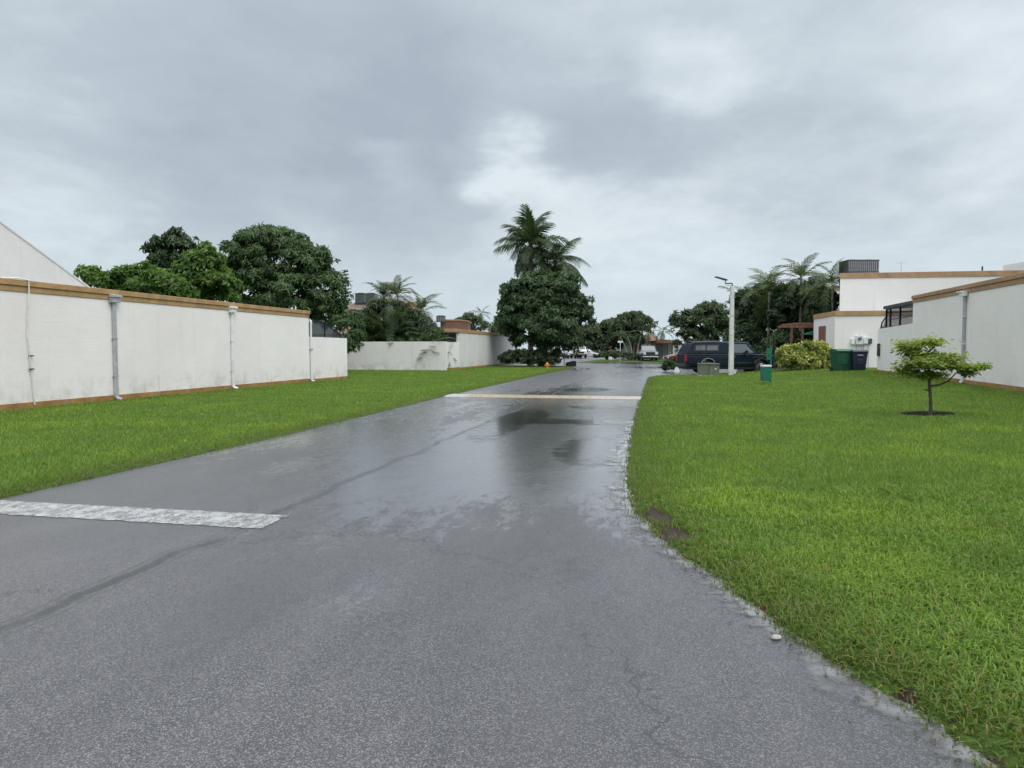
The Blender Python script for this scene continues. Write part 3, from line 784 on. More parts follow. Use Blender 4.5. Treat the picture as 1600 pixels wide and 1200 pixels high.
# local frame: x across the road to the right, y along the road away from the camera
# --- near left building: wall plane at s=-16.3, t from -10 to 34.3
b = building('building', 'long low white stucco building with ochre fascia and grey downspouts beside the lawn at left', 'building', -16.3, 0)
T1 = 31.15
MB().box(-7, 0, -10, T1, -.05, 3.08).build('wall', M['white_wall'], b)
MB().box(-7, .025, -10.02, T1 + .02, 3.081, 3.235).build('fascia', M['trim'], b, bevel=.01)
MB().box(-7, .06, -10.05, T1 + .05, 3.236, 3.39).build('coping', M['trim'], b, bevel=.01)
MB().box(-6.9, -.12, -9.9, T1 - .1, 3.385, 3.40).build('roof', M['roofing'], b)
MB().box(-.2, .018, -10, T1, -.05, .19).build('plinth', M['base'], b, bevel=.008)
def wall_t(px, s):           # where along the road a wall in plane s is seen at px
    k = (px - 800) / F
    # X = s*CA + t*SA ; Y = -s*SA + t*CA ; X = k*Y
    return (-k * s * SA - s * CA) / (SA - k * CA)
def downspout(parent, y, top, mat, x=.018, wdt=.11, dep=.085, side=1, dark=False):
    d = MB().box(x, x + dep * side, y - wdt / 2, y + wdt / 2, .12, top - .25)
    o = d.build('downspout', M[mat], parent, bevel=.008)
    MB().extr([(x - .0, y - .16), (x + .15 * side, y - .16), (x + .15 * side, y + .16), (x - .0, y + .16)][::side], top - .26, top - .02).build('conductor_head', M[mat], o, bevel=.01)
    MB().box(x + .002 * side, x + .19 * side, y - .19, y + .19, top - .1, top - .03).build('rim', M[mat], o, bevel=.006)
    MB().tube([(x + .045 * side, y, .2), (x + .06 * side, y, .10), (x + .22 * side, y + .02, .045)], [.055, .058, .055], 8).build('elbow', M[mat], o, smooth_=True)
    for z in (.75, 1.9): MB().box(x + .001 * side, x + (dep + .008) * side, y - wdt / 2 - .03, y + wdt / 2 + .03, z, z + .03).build('strap', M[mat], o)
    return o
downspout(b, wall_t(178, -16.3), 3.26, 'grey_metal')
downspout(b, wall_t(362, -16.3), 3.26, 'white_metal')
yy = wall_t(45, -16.3)
cd = MB().tube([(-.25, yy - .5, 3.42), (.0, yy - .25, 3.43), (.085, yy, 3.40), (.085, yy, 3.1), (.045, yy - .06, 2.0), (.05, yy + .0, 1.35), (.045, yy + .1, .12)], .019, 6).build('conduit', M['pvc'], b, smooth_=True)
for z in (1.05, 1.4): MB().box(.02, .085, yy - .02, yy + .09, z, z + .03).build('strap', M['dark_metal'], cd)
yy = wall_t(247, -16.3)
MB().tube([(.03, yy, .15), (.03, yy, .75)], .012, 5).build('conduit', M['pvc'], b)
# sloping upper storey behind the parapet
ub = thing('sloped_wing', 'grey stucco gable wing with raking roof edge rising behind the white building', 'building', (*xy(-23.5, 0), 0), -ALPHA)
TT = lambda px: wall_t(px, -23.5)
pa, pb = at(0, 342, 1), at(137, 446, 1)
def z_at(px, py, s):
    t = wall_t(px, s); x, y = xy(s, t); return at(px, py, y).z, t
za, ta = z_at(0, 342, -23.5); zb, tb = z_at(137, 446, -23.5)
sl = (zb - za) / (tb - ta)
tp = ta - 5
MB().side([(tp - 9, 0), (tb + 1.4, 0), (tb + 1.4, zb + sl * 1.4), (tp, za - sl * 5), (tp - 9, za - sl * 5)], .0).v
mb = MB(); prof = [(tp - 9, 0), (tb + 1.4, 0), (tb + 1.4, zb + sl * 1.4), (tp, za - sl * 5), (tp - 9, za - sl * 5)]
n_ = len(prof); mb.v = [(-9, a, z) for a, z in prof] + [(0, a, z) for a, z in prof]
mb.f = [list(range(n_))[::-1], list(range(n_, 2 * n_))] + [[i, (i + 1) % n_, n_ + (i + 1) % n_, n_ + i] for i in range(n_)]
mb.build('wall', M['gable_wall'], ub)
mb = MB(); th = .07
p2 = [(tb + 1.45, zb + sl * 1.45), (tp, za - sl * 5), (tp - 9, za - sl * 5)]
mb.v = [(x, a, z + dz_) for x in (-9, .03) for dz_ in (.003, th) for a, z in p2]
for i in range(2):
    a, b_, c, d = i, i + 1, 3 + i, 4 + i
    mb.f += [[a, b_, d, c], [6 + a, 6 + b_, 6 + d, 6 + c], [a, b_, 6 + b_, 6 + a], [c, d, 6 + d, 6 + c]]
mb.f += [[0, 3, 9, 6]]
mb.build('roof', M['gable_wall'], ub)

# --- garden wall that carries on from it, with the screened porch behind
T2 = wall_t(543, -16.3)
gw = building('garden_wall', 'low white stucco wall ending the long left building, brown painted foot', 'wall', -16.3, T1)
MB().box(-.2, -.012, .003, T2 - T1, -.05, 2.16).build('wall', M['white_wall'], gw, bevel=.01)
MB().box(-.21, .004, .003, T2 - T1 + .01, -.05, .15).build('plinth', M['base'], gw, bevel=.006)
MB().box(-6, -.2, T2 - T1 - .2, T2 - T1, -.05, 2.158).build('return_wall', M['white_wall'], gw)
o = MB().tube([(-.02, .12, 2.88), (.02, .12, 2.98), (.07, .12, 2.9), (.055, .12, 2.7), (.055, .12, .2), (.07, .13, .08), (.19, .15, .05)], .05, 9).build('downspout', M['white_metal'], b, smooth_=True)
o.location = (0, T1 - .02, 0)
MB().box(.0, .11, .05, .19, 1.52, 1.62).build('strap', M['grey_metal'], o)
se = building('screen_porch', 'dark screened porch enclosure with sloping top behind the low white wall end', 'enclosure', -16.45, T1)
L2 = T2 - T1 - .4
zt0, zt1 = 2.98, 2.45
fr = MB(); 
for (y0, y1, za_, zb_) in ((0.08, L2 * .5, zt0, zt0 - .04), (L2 * .5, L2, zt0 - .04, zt1 - .12)):
    fr.tube([(-.03, y0, za_), (-.03, y1, zb_)], .04, 4)
for y_, z_ in ((.1, zt0), (L2 * .52, zt0 - .05), (L2, zt1 - .12)): fr.tube([(-.03, y_, 2.1), (-.03, y_, z_)], .035, 4)
for x_ in (-1.6, -3.2): fr.tube([(x_, .1, 2.1), (x_, .1, zt0), (x_, L2 * .5, zt0 - .04), (x_, L2, zt1 - .12), (x_, L2, 2.0)], .035, 4)
fr.tube([(-3.2, L2, zt1 - .12), (-.03, L2, zt1 - .12)], .035, 4); fr.tube([(-3.2, L2 * .5, zt0 - .04), (-.03, L2 * .5, zt0 - .04)], .035, 4)
fr.build('frame', M['bronze'], se)
M['screen_dense'] = screen_material('dense_insect_screen', .9)
for x_ in (-.03, -3.2):
    MB().poly([(x_, .1, 1.9), (x_, L2, 1.9), (x_, L2, zt1 - .12), (x_, L2 * .5, zt0 - .05), (x_, .1, zt0 - .02)]).build('screen', M['screen_dense'], se)
MB().poly([(-.03, .1, zt0 - .02), (-.03, L2 * .5, zt0 - .06), (-3.2, L2 * .5, zt0 - .06), (-3.2, .1, zt0 - .02)]).build('screen', M['screen_dense'], se)

# --- second garden wall, facing the camera
p = gnd(697, 579.6); sG, tG = st(p.x, p.y)
gw2 = building('garden_wall', 'wide low white garden wall with palms hanging over its top', 'wall', sG, tG)
MB().box(-13, -.0, 0, .2, -.05, 2.12).build('wall', M['white_wall2'], gw2, bevel=.01)
ln = wall_t(718, sG) - tG
MB().box(-.2, 0, .203, ln - .003, -.05, 2.10).build('side_wall', M['white_wall2'], gw2)
MB().box(-.1, .012, .21, ln, -.05, .20).build('plinth', M['base'], gw2)
# --- panelled building along the road
t718, t790 = wall_t(718, sG), wall_t(792, sG)
pb_ = building('panelled_building', 'low building of tall streaked off white panels with brown fascia beyond the garden wall', 'building', sG, t718)
LB = t790 - t718
MB().box(-8, -.06, 0, LB + 4, -.05, 2.85).build('wall', M['panel_wall'], pb_)
MB().box(-8, .05, -.15, LB + 4.1, 2.86, 3.12).build('fascia', M['trim'], pb_, bevel=.01)
MB().box(-7.8, -.3, .1, LB + 3.8, 3.121, 3.14).build('roof', M['roofing'], pb_)
pm = None; npan = 7; pw = (LB + 4) / npan
for i in range(npan):
    if pm is None: pm = MB().box(-.06, 0, .02, pw - .02, .16, 2.855).mesh('wall_panel', M['panel_wall'])
    link('wall_panel', pm, pb_, (0, i * pw, 0))
for i in range(1, npan): MB().box(.051, .058, i * pw - .06, i * pw + .06, 2.87, 3.1).build('fascia_joint', M['trim'], pb_)
MB().box(-.1, .012, 0, LB + 4, -.05, .155).build('plinth', M['base'], pb_)
MB().box(-8, -.22, -.2, -.003, 2.13, 2.84).build('window', M['glass'], pb_)
# terracotta building just behind, with its condenser
Yb = 72
def facing(name, label, cat, x0, x1, ytop, Y, depth=8, zb=0.):
    """a building block facing the camera: returns thing and local width, height"""
    a = at(x0, ytop, Y); c = at(x1, ytop, Y)
    o = thing(name, label, cat, (a.x, Y, zb), 0); return o, c.x - a.x, a.z - zb
o, W_, H_ = facing('house', 'terracotta brown clad upper storey behind the panelled building', 'building', 688, 728, 499, 70)
MB().extr([(0, 0), (W_ * .72, 0), (W_, 3), (W_, 8), (0, 8)], 0, H_ - .12).build('wall', M['roof_red'], o)
MB().extr([(-.1, -.1), (W_ * .72 + .05, -.1), (W_ + .1, 3), (W_ + .1, 8.1), (-.1, 8.1)], H_ - .12, H_).build('coping', M['trim'], o)
def hvac(label, x0, x1, y0, y1, Y, depth=1.1, z=None, ribs=10, fans=1):
    a = at(x0, y1, Y); c = at(x1, y0, Y); Wd = c.x - a.x; Hh = c.z - a.z
    o = thing('condenser', label, 'air conditioner', (a.x, Y, a.z), 0)
    MB().box(.03, Wd - .03, .03, depth - .03, .02, Hh - .04).build('casing', M['hvac'], o, bevel=.01)
    MB().box(0, Wd, 0, depth, Hh - .04, Hh).build('lid', M['hvac'], o, bevel=.01)
    MB().box(.02, Wd - .02, .02, depth - .02, -.04, .02).build('feet', M['hvac'], o)
    lm = MB().box(-.012, .012, -.014, .0, .06, Hh - .07).mesh('louvre', M['grey_metal'])
    for i in range(ribs): link('louvre', lm, o, (.08 + (Wd - .16) * i / max(ribs - 1, 1), .03, 0))
    for i in range(fans): MB().lathe([(.32, 0), (.34, .05), (.30, .06), (.05, .07)], 'z', 18, (Wd * (i + .5) / fans, depth / 2, Hh)).build('fan_guard', M['dark_metal'], o)
    return o
hvac('small grey air conditioner on the terracotta building roof', 681, 695, 493.5, 502, 69, ribs=5)
MB().box(0, 1, 0, 1, 0, 1)
# shingled house behind the palms
o, W_, H_ = facing('house', 'mottled pink brown shingled house behind the clump of palms', 'building', 533, 655, 472.5, 66)
mb = MB(); zr = H_ - 3.4
mb.v = [(-1.2, -.9, 1.8), (W_ + .5, -.9, 1.8), (W_ + .5, 8, 1.8), (-1.2, 8, 1.8), (.2, 1.2, H_), (W_ - .6, 1.2, H_), (W_ - .6, 8, H_), (.2, 8, H_)]
mb.f = [[0, 1, 5, 4], [1, 2, 6, 5], [2, 3, 7, 6], [3, 0, 4, 7], [4, 5, 6, 7], [0, 3, 2, 1]]
mb.build('roof', M['roof_pink'], o)
MB().box(0, W_ - .8, 0, 7.5, 0, 1.8).build('wall', M['white_wall2'], o)
MB().box(W_ * .45, W_ - .5, 1.0, 1.25, H_ - .35, H_ + .12).build('fascia', M['trim'], o)
hvac('grey boxy air conditioner on the shingled house roof', 554, 586, 458, 473, 67, 1.2, ribs=3, fans=2)
tag(MB().box(0, 2.2, 0, 1.6, 0, .8).build('roof_hatch', M['roofing']), 'pale flat box on the shingled house roof beside its air conditioner', 'roof box').location = at(583, 478, 68)

# --- right near building
p1 = Vector((14.85, 20.6)); sR, tR = st(*p1); zR0 = 0
T3 = wall_t(1424, sR); T4 = wall_t(1370, sR)
rb = building('building', 'long low white stucco building with reddish brown fascia behind the young tree at right', 'building', sR, 0, 0)
TOP = 3.81
MB().box(0, 9, -6, T3, -.05, TOP - .30).build('wall', M['white_wall'], rb)
MB().box(-.025, 9, -6, T3 + .02, TOP - .299, TOP - .14).build('fascia', M['trim2'], rb, bevel=.01)
MB().box(-.06, 9, -6, T3 + .05, TOP - .139, TOP).build('coping', M['trim2'], rb, bevel=.01)
MB().box(.1, 8.9, -5.9, T3 - .1, TOP - .005, TOP + .012).build('roof', M['roofing'], rb)
def plinth_r(parent, ya, yb, h=.2, x0=-.02):
    mb = MB(); k = 14; n0 = 0
    for i in range(k + 1):
        y_ = ya + (yb - ya) * i / k; z = float(terrain_st(sR, y_))
        mb.v += [(x0, y_, 0), (x0, y_, z + h), (.1, y_, z + h), (.1, y_, 0)]
        if i:
            q = 4 * i
            for j in range(3): mb.f.append([q - 4 + j, q - 3 + j, q + 1 + j, q + j])
    return mb.build('plinth', M['base'], parent)
plinth_r(rb, -6, T3, .17)
yy = wall_t(1507, sR); zg = float(terrain_st(sR, yy))
ds = MB().box(-.10, -.022, yy - .04, yy + .04, zg + .2, TOP - .36).build('downspout', M['grey_metal'], rb, bevel=.006)
MB().box(-.20, -.03, yy - .16, yy + .13, TOP - .40, TOP - .24).build('conductor_head', M['white_metal'], ds, bevel=.01)
MB().box(-.24, -.03, yy - .1, yy + .26, TOP - .26, TOP - .22).build('rim', M['white_metal'], ds)
MB().tube([(-.06, yy, zg + .40), (-.06, yy, zg + .1), (-.12, yy + .02, zg + .06)], [.055, .058, .07], 8).build('elbow', M['white_metal'], ds, smooth_=True)
for z in (1.75, 2.7): MB().box(-.115, -.02, yy - .07, yy + .07, z, z + .035).build('strap', M['white_metal'], ds)
gr = building('garden_wall', 'lower white wall end below the dark screened enclosure, right of the rubbish bins', 'wall', sR, T3, 0)
MB().extr([(.012, .003), (.21, .003), (.21, T4 - T3), (.012, T4 - T3)], -.05, [2.66, 2.66, 2.56, 2.56]).build('wall', M['white_wall'], gr)
mbp = plinth_r(gr, .004, T4 - T3, .12); 
mbp.parent = gr
for v_ in mbp.data.vertices: v_.co.z = v_.co.z if v_.co.z < .001 else v_.co.z + (float(terrain_st(sR, v_.co.y + T3)) - float(terrain_st(sR, v_.co.y)))
MB().box(.21, 7, T4 - T3 - .2, T4 - T3, -.05, 2.55).build('return_wall', M['white_wall'], gr)
MB().box(-.06, .011, T4 - T3 - .45, T4 - T3 - .15, 1.25, 1.85).build('meter_box', M['dark_metal'], gr, bevel=.01)
# enclosure on top: gabled dark frame
en = building('screen_enclosure', 'black framed screen enclosure standing above the white wall end at right', 'enclosure', sR, T3, 2.5)
LE = T4 - T3
mb = MB()
ye = LE - .95
mb.tube([(.1, .05, 1.0), (.1, ye, .95)], .045, 4)
for y_, z_ in ((.1, 1.0), (LE * .40, 1.0), (LE * .68, .98), (ye, .95)): mb.tube([(.1, y_, .1), (.1, y_, z_)], .05, 4)
mb.tube([(.1, ye, .62), (.1, LE - .3, .35), (.1, LE - .15, .05)], .04, 4); mb.tube([(.1, 0, .12), (.1, LE - .1, .1)], .04, 4)
mb.tube([(.1, .05, .50), (.1, ye, .45)], .03, 4)
for y_, z_ in ((.1, .95), (ye, .9)): mb.tube([(.1, y_, z_ - .1), (3.5, y_, z_ + .05)], .045, 4)
mb.tube([(3.5, .1, 1.0), (3.5, ye, .55)], .04, 4); mb.tube([(3.5, ye, 0), (3.5, ye, .55)], .04, 4)
mb.build('frame', M['bronze'], en)
MB().extr([(-.02, .02), (3.6, .02), (3.6, ye + .1), (-.02, ye + .1)], .55, [1.12, 1.2, 1.18, 1.10]).build('roof', M['bronze'], en)
for v_ in en.children[-1].data.vertices:
    if v_.co.z < .6: v_.co.z = (.98 if v_.co.y < 1 else .96) + .04 * v_.co.x
MB().poly([(.12, .05, .1), (.12, LE - .2, .1), (.12, ye, .62), (.12, ye, .95), (.12, .05, 1.0)]).build('screen', M['screen'], en)
MB().poly([(3.5, .05, .1), (3.5, ye, .1), (3.5, ye, .95), (3.5, .05, 1.0)]).build('screen', M['screen_dense'], en)

# --- far right building: lower block with chamfered corner and tall upper block
YF = 40.5
a = at(1303, 580, YF); zg = terrain(a.x, YF)
fb = thing('building', 'two storey white stucco building with brown roof bands behind the rubbish bins', 'building', (a.x, YF, 0), 0)
hl = at(1303, 486, YF).z
cx = at(1270, 580, YF + 4.5).x - a.x
plan = [(0, 0), (6.8, -1.2), (6.8, 5.2), (cx + .3, 5.2), (cx, 4.5)]
MB().extr(plan, -.05, hl - .27).build('wall', M['white_wall'], fb)
MB().extr([(-.03, -.05), (6.85, -1.25), (6.85, 5.25), (cx + .26, 5.25), (cx - .06, 4.47)], hl - .269, hl).build('fascia', M['trim'], fb, bevel=.01)
MB().extr([(.05, .1), (6.7, -1), (6.7, 5.1), (cx + .4, 5.1), (cx + .1, 4.6)], hl + .001, hl + .015).build('roof', M['roofing'], fb)
YU = 46.0; ua = at(1313, 427, YU); hu = ua.z
x0u = ua.x - a.x
vv_ = Vector((CA, -SA))
pl = [(x0u, YU - YF), (x0u + 13.5 * .985, YU - YF - 13.5 * .17), (x0u + 13.5, YU - YF + 9), (x0u + 4.1, YU - YF + 9)]
MB().extr(pl, 0, hu - .34).build('upper_wall', M['white_wall2'], fb)
def grow(p, e=.05):
    c = Vector((sum(q[0] for q in p) / len(p), sum(q[1] for q in p) / len(p)))
    return [tuple(c + (Vector(q) - c) * (1 + e / (Vector(q) - c).length)) for q in p]
MB().extr(grow(pl, .07), hu - .339, hu).build('upper_fascia', M['trim2'], fb, bevel=.01)
MB().extr(grow(pl, -.2), hu + .001, hu + .02).build('upper_roof', M['roofing'], fb)
xs_, ys_ = x0u + 11.0, YU - YF - 1.9
MB().box(xs_ + .9, xs_ + 4, ys_, ys_ + 4, hu - .5, hu + .75).build('stair_tower', M['gable_wall'], fb)
MB().tube([(x0u + 8.6, YU - YF - .8, hu), (x0u + 8.6, YU - YF - .8, hu + .35)], .05, 7).build('vent_pipe', M['dark_metal'], fb)
MB().tube([(x0u + 3.3, 3, hl), (x0u + 3.3, 3, hl + .25)], .09, 8).build('vent_pipe', M['dark_metal'], fb)
# brown shuttered window on the chamfered face
ch = (Vector((0, 0)) - Vector((cx, 4.5))); cl_ = ch.length; ch.normalize(); nrm = Vector((ch.y, -ch.x))
def on_chamfer(f0, f1, z0, z1, out=.02, inn=.05):
    a_ = Vector((cx, 4.5)) + ch * f0 * cl_; b_ = Vector((cx, 4.5)) + ch * f1 * cl_
    q = [a_ - nrm * inn, b_ - nrm * inn, b_ + nrm * out, a_ + nrm * out]
    return [(v.x, v.y) for v in q], z0, z1
zw0, zw1 = at(1285, 545, YF + 2).z, at(1285, 509, YF + 2).z
wn = MB().extr(*on_chamfer(.30, .60, zw0, zw1, .06)).build('window', M['window_wood'], fb)
MB().extr(*on_chamfer(.34, .43, zw0 + .08, zw1 - .08, .075)).build('shutter', M['brown_wood'], wn)
MB().extr(*on_chamfer(.47, .56, zw0 + .08, zw1 - .08, .075)).build('shutter', M['brown_wood'], wn)
def wy(x): return -1.2 * x / 6.8
def wallbox(x0, x1, z0, z1, out, inn=.0):
    return [(x0, wy(x0) - out), (x1, wy(x1) - out), (x1, wy(x1) - inn + .02), (x0, wy(x0) - inn + .02)], z0, z1
def pxf(px): return (px - 800) / F * (YF - .4) - a.x
def pzf(py): return at(1340, py, YF - .5).z
for nm, x0, x1, y0, y1, m_, out in (('meter_box', 1331.5, 1337, 529, 538, 'white_plastic', .12), ('meter_box', 1337.6, 1347.6, 524, 538, 'white_plastic', .16),
                                   ('meter_box', 1348.4, 1355, 527, 537, 'white_plastic', .14), ('meter_box', 1355.6, 1361, 529, 537, 'hvac', .12)):
    o = MB().extr(*wallbox(pxf(x0), pxf(x1), pzf(y1), pzf(y0), out)).build(nm, M[m_], fb, bevel=.01)
    if m_ == 'white_plastic' and x0 > 1337 and x0 < 1340:
        xm = (pxf(x0) + pxf(x1)) / 2
        MB().lathe([(.10, 0), (.10, -.05), (.07, -.09)], 'y', 16, (xm, wy(xm) - out, pzf(529))).build('meter', M['glass_light'], o)
for px, y0, y1 in ((1340, 538, 580), (1350, 537, 580), (1357, 537, 580), (1344, 520, 524), (1347, 538, 575)):
    x_ = pxf(px); MB().tube([(x_, wy(x_) - .05, pzf(y1)), (x_, wy(x_) - .05, pzf(y0))], .018, 6).build('conduit', M['grey_metal'], fb)
# wooden pergola at the far corner
pg = thing('pergola', 'small red brown timber pergola at the corner of the two storey building', 'pergola', (at(1252, 580, 45.5).x, 45.5, .4), 0)
for x_, y_ in ((0, 0), (.95, .0), (0, 1.8)): MB().box(x_, x_ + .12, y_, y_ + .12, 0, 2.55).build('post', M['brown_wood'], pg)
for y_, z_ in ((-.06, 2.55), (1.0, 2.58), (1.9, 2.6)): MB().box(-.8, 1.3, y_, y_ + .08, z_, z_ + .14).build('beam', M['brown_wood'], pg)
for i in range(5): MB().box(-.5 + i * .4, -.42 + i * .4, -.4, 2.2, 2.75, 2.86).build('rafter', M['brown_wood'], pg)
MB().box(.1, 1.4, .5, .56, .3, 1.25).build('panel', M['brown_wood'], pg)
tag(MB().extr([(0, 0), (1.0, 0), (1.0, .7), (0, .7)], 0, [.03, .28, .28, .03]).build('awning', M['green_sign']), 'pale green cloth awning edge under the timber pergola', 'awning').location = at(1256, 523, 45.3)
hvac('large ribbed grey air conditioner on the flat roof above the rubbish bins', 1325, 1375, 405.5, 425, 46.6, 1.4, ribs=16, fans=2)
hvac('pale air conditioner behind the palm tops beside the two storey building', 1271, 1290, 431, 447, 60, 1.2, ribs=4)
an = thing('antenna', 'thin tv antenna standing on the flat white roof at right', 'antenna', at(1408, 423, 48), 0)
MB().tube([(0, 0, -.1), (0, 0, .55)], .02, 5).build('mast', M['grey_metal'], an)
MB().tube([(-.3, 0, .52), (.3, 0, .52)], .018, 5).build('boom', M['grey_metal'], an)
for i in range(4): MB().tube([(-.25 + i * .16, -.25, .53), (-.25 + i * .16, .25, .53)], .01, 4).build('rod', M['grey_metal'], an)
o, W_, H_ = facing('building', 'cream building with mustard roof band glimpsed behind the palms at right', 'building', 1240, 1318, 447, 66)
MB().box(0, W_, 0, 6, 0, H_ - .35).build('wall', M['white_wall2'], o); MB().box(-.1, W_ + .1, -.1, 6.1, H_ - .349, H_).build('fascia', M['trim'], o)
# ------------------------------------------------------------------ street furniture
# light pole
p = gnd(1142, 587); lp = thing('street_lamp', 'tall weathered concrete lamp post with dark led head on the lawn', 'street lamp', p, 0)
Hp = at(1142, 447, p.y).z - p.z
MB().extr([(-.14, -.14), (.14, -.14), (.14, .14), (-.14, .14)], -.1, Hp * 0).build('base', M['conc'], lp)
mb = MB(); mb.v = [(x, y, z) for z, r in ((0, .125), (Hp, .095)) for x, y in ((-r, -r), (r, -r), (r, r), (-r, r))]
mb.f = [[0, 1, 2, 3], [4, 5, 6, 7], [0, 1, 5, 4], [1, 2, 6, 5], [2, 3, 7, 6], [3, 0, 4, 7]]
mb.build('pole', M['conc'], lp, bevel=.02)
sc_ = p.y / F
MB().tube([(0, 0, Hp), (0, 0, Hp + .13), (-.05, 0, Hp + .16), (-.38, 0, Hp + .14), (-.40, 0, Hp + .28)], .035, 8).build('arm', M['dark_metal'], lp, smooth_=True)
hd = MB(); hd.side([(-.98, .50), (-.45, .33), (-.30, .30), (-.30, .36), (-.45, .41), (-.96, .54)], .15)
hd.v = [(x, y, z + Hp) for x, y, z in hd.v]; hd.build('lamp_head', M['dark_metal'], lp, bevel=.012)
MB().box(.17, .25, -.05, .05, .12, .30).build('junction_box', M['white_metal'], lp)
# pet waste station
p = gnd(1204, 600); ws = thing('waste_station', 'green pet waste station with bin and sign on a thin post in the lawn', 'waste bin', p, 0)
k = p.y / F
MB().box(-.025, .025, -.02, .02, -.05, 60 * k).build('post', M['green_sign'], ws)
MB().box(-6.5 * k, -.03, -.05, .06, 38 * k, 55 * k).build('sign', M['green_sign'], ws, bevel=.01)
MB().box(-14.5 * k, -.03, -.16, .16, 5 * k, 27 * k).build('bin', M['green_sign'], ws, bevel=.015)
MB().box(-14.8 * k, -.02, -.17, .17, 26.8 * k, 29.8 * k).build('liner', M['white_plastic'], ws, bevel=.02)
MB().box(-6 * k, -.035, -.056, -.052, 44 * k, 47 * k).build('sign_band', M['green_bin'], ws)
# utility cabinet
p = gnd(1107, 587); k = p.y / F
uc = thing('utility_cabinet', 'squat green grey utility cabinet on the lawn in front of the navy pickup', 'utility box', p, R(-8))
MB().box(-17 * k, 16 * k, -.45, .45, -.02, .05).build('pad', M['conc'], uc)
MB().box(-16 * k, 15 * k, -.4, .4, .05, 17.5 * k).build('cabinet', M['greenbox'], uc, bevel=.02)
MB().box(-16.5 * k, 15.5 * k, -.44, .44, 17.6 * k, 19 * k).build('lid', M['greenbox'], uc, bevel=.02)
MB().box(-.01, .01, -.41, -.402, .1, 17 * k).build('door_seam', M['dark_metal'], uc)
MB().box(8 * k, 10.5 * k, -.409, -.402, 10 * k, 12 * k).build('label_plate', M['white_plastic'], uc)
# wheelie bins
def wheelie(label, px, py, mat, Wd, Ht, mirror=1):
    p = gnd(px, py); o = thing('wheelie_bin', label, 'rubbish bin', p, R(4 * mirror))
    h = Wd / 2
    mb = MB(); mb.v = [(-h * .80, -.30, .06), (h * .80, -.30, .06), (h * .80, .26, .06), (-h * .80, .26, .06), (-h, -.38, Ht * .88), (h, -.38, Ht * .88), (h, .36, Ht * .88), (-h, .36, Ht * .88)]
    mb.f = [[0, 1, 2, 3], [4, 5, 6, 7], [0, 1, 5, 4], [1, 2, 6, 5], [2, 3, 7, 6], [3, 0, 4, 7]]
    bd = mb.build('body', M[mat], o, bevel=.03)
    MB().box(-h - .02, h + .02, -.41, .38, Ht * .86, Ht * .895).build('rim', M[mat], o, bevel=.01)
    ld = MB().side([(-.43, Ht * .895), (.40, Ht * .90), (.42, Ht * .95), (.30, Ht), (-.25, Ht), (-.42, Ht * .93)], h + .01)
    ld.v = [(y, x, z) for x, y, z in ld.v]; ld.build('lid', M[mat], o, bevel=.02)
    MB().box(-.14, .14, -.335, -.31, Ht * .5, Ht * .56).build('grab_bar', M[mat], o, bevel=.008)
    MB().box(-.16, .16, -.36, -.3, .35, .60).build('front_panel', M[mat], o, bevel=.01)
    if mat == 'navy_bin': MB().box(-.13, .13, -.385, -.374, Ht * .74, Ht * .77).build('sticker', M['white_plastic'], o)
    for sx in (-1, 1):
        wh = MB().lathe([(.04, -.03), (.12, -.03), (.12, .03), (.04, .03)], 'x', 16, (sx * (h * .8 + .02), .27, .12)).build('wheel', M['rubber'], o)
    MB().tube([(-h * .8, .42, Ht * .86), (h * .8, .42, Ht * .86)], .015, 6).build('handle', M[mat], o)
    return o
wheelie('green wheelie bin beside the yellow green shrub', 1314, 580.5, 'green_bin', .88, 1.14)
wheelie('dark navy wheelie bin against the white wall', 1339, 580, 'navy_bin', .74, 1.08, -1)
# hydrant
p = gnd(855, 576); k = p.y / F
hy = thing('fire_hydrant', 'small orange fire hydrant on the grass before the big round tree', 'fire hydrant', p, 0)
MB().lathe([(.18, 0), (.18, .05), (.12, .06), (.12, .42), (.16, .43), (.16, .47), (.13, .50), (.10, .58), (.03, .63), (.03, .68)], 'z', 14).build('barrel', M['orange'], hy, smooth_=True)
for a_, b_ in (((-.26, 0, .34), (-.1, 0, .34)), ((.1, 0, .34), (.26, 0, .34)), ((0, -.24, .30), (0, -.1, .30))): MB().tube([a_, b_], [.075, .07], 10).build('nozzle', M['orange'], hy, smooth_=True)
hy.scale = (.78, .78, .78)
# covered box on the verge and slender post
p = gnd(892, 572); bx_ = thing('equipment_cover', 'low black covered box on the grass tip by the side street', 'utility box', p, 0)
k = p.y / F
mb = MB().side([(-8 * k, 0), (8 * k, 0), (8 * k, 7.2 * k), (6.5 * k, 8.4 * k), (2 * k, 8.3 * k), (-1 * k, 7 * k), (-7 * k, 5.8 * k), (-8 * k, 4 * k)], .42)
mb.build('cover', M['black_plastic'], bx_, bevel=.06)
MB().box(-7 * k, 7 * k, -.43, -.42, .05, .1).build('hem', M['dark_metal'], bx_)
p = gnd(881.5, 571); ps = thing('sign_post', 'thin dark sign post at the grass corner beside the black covered box', 'sign post', p, 0)
MB().tube([(0, 0, -.05), (0, 0, 1.75)], .035, 6).build('post', M['dark_metal'], ps)
MB().box(-.22, .22, -.03, -.01, 1.45, 1.78).build('sign_plate', M['hvac'], ps)
# street-name sign far
Y_ = 92; p = at(969, 561, Y_); p.z = 0
ss = thing('street_sign', 'white street name sign on a pole beside the clipped hedge far down the road', 'street sign', p, 0)
MB().tube([(0, 0, -.05), (0, 0, 2.55)], .035, 6).build('post', M['white_metal'], ss)
MB().box(-.33, .33, -.02, .02, 2.4, 2.62).build('sign_plate', M['white_plastic'], ss)
MB().box(-.02, .02, -.3, .3, 2.16, 2.36).build('sign_plate', M['white_plastic'], ss)

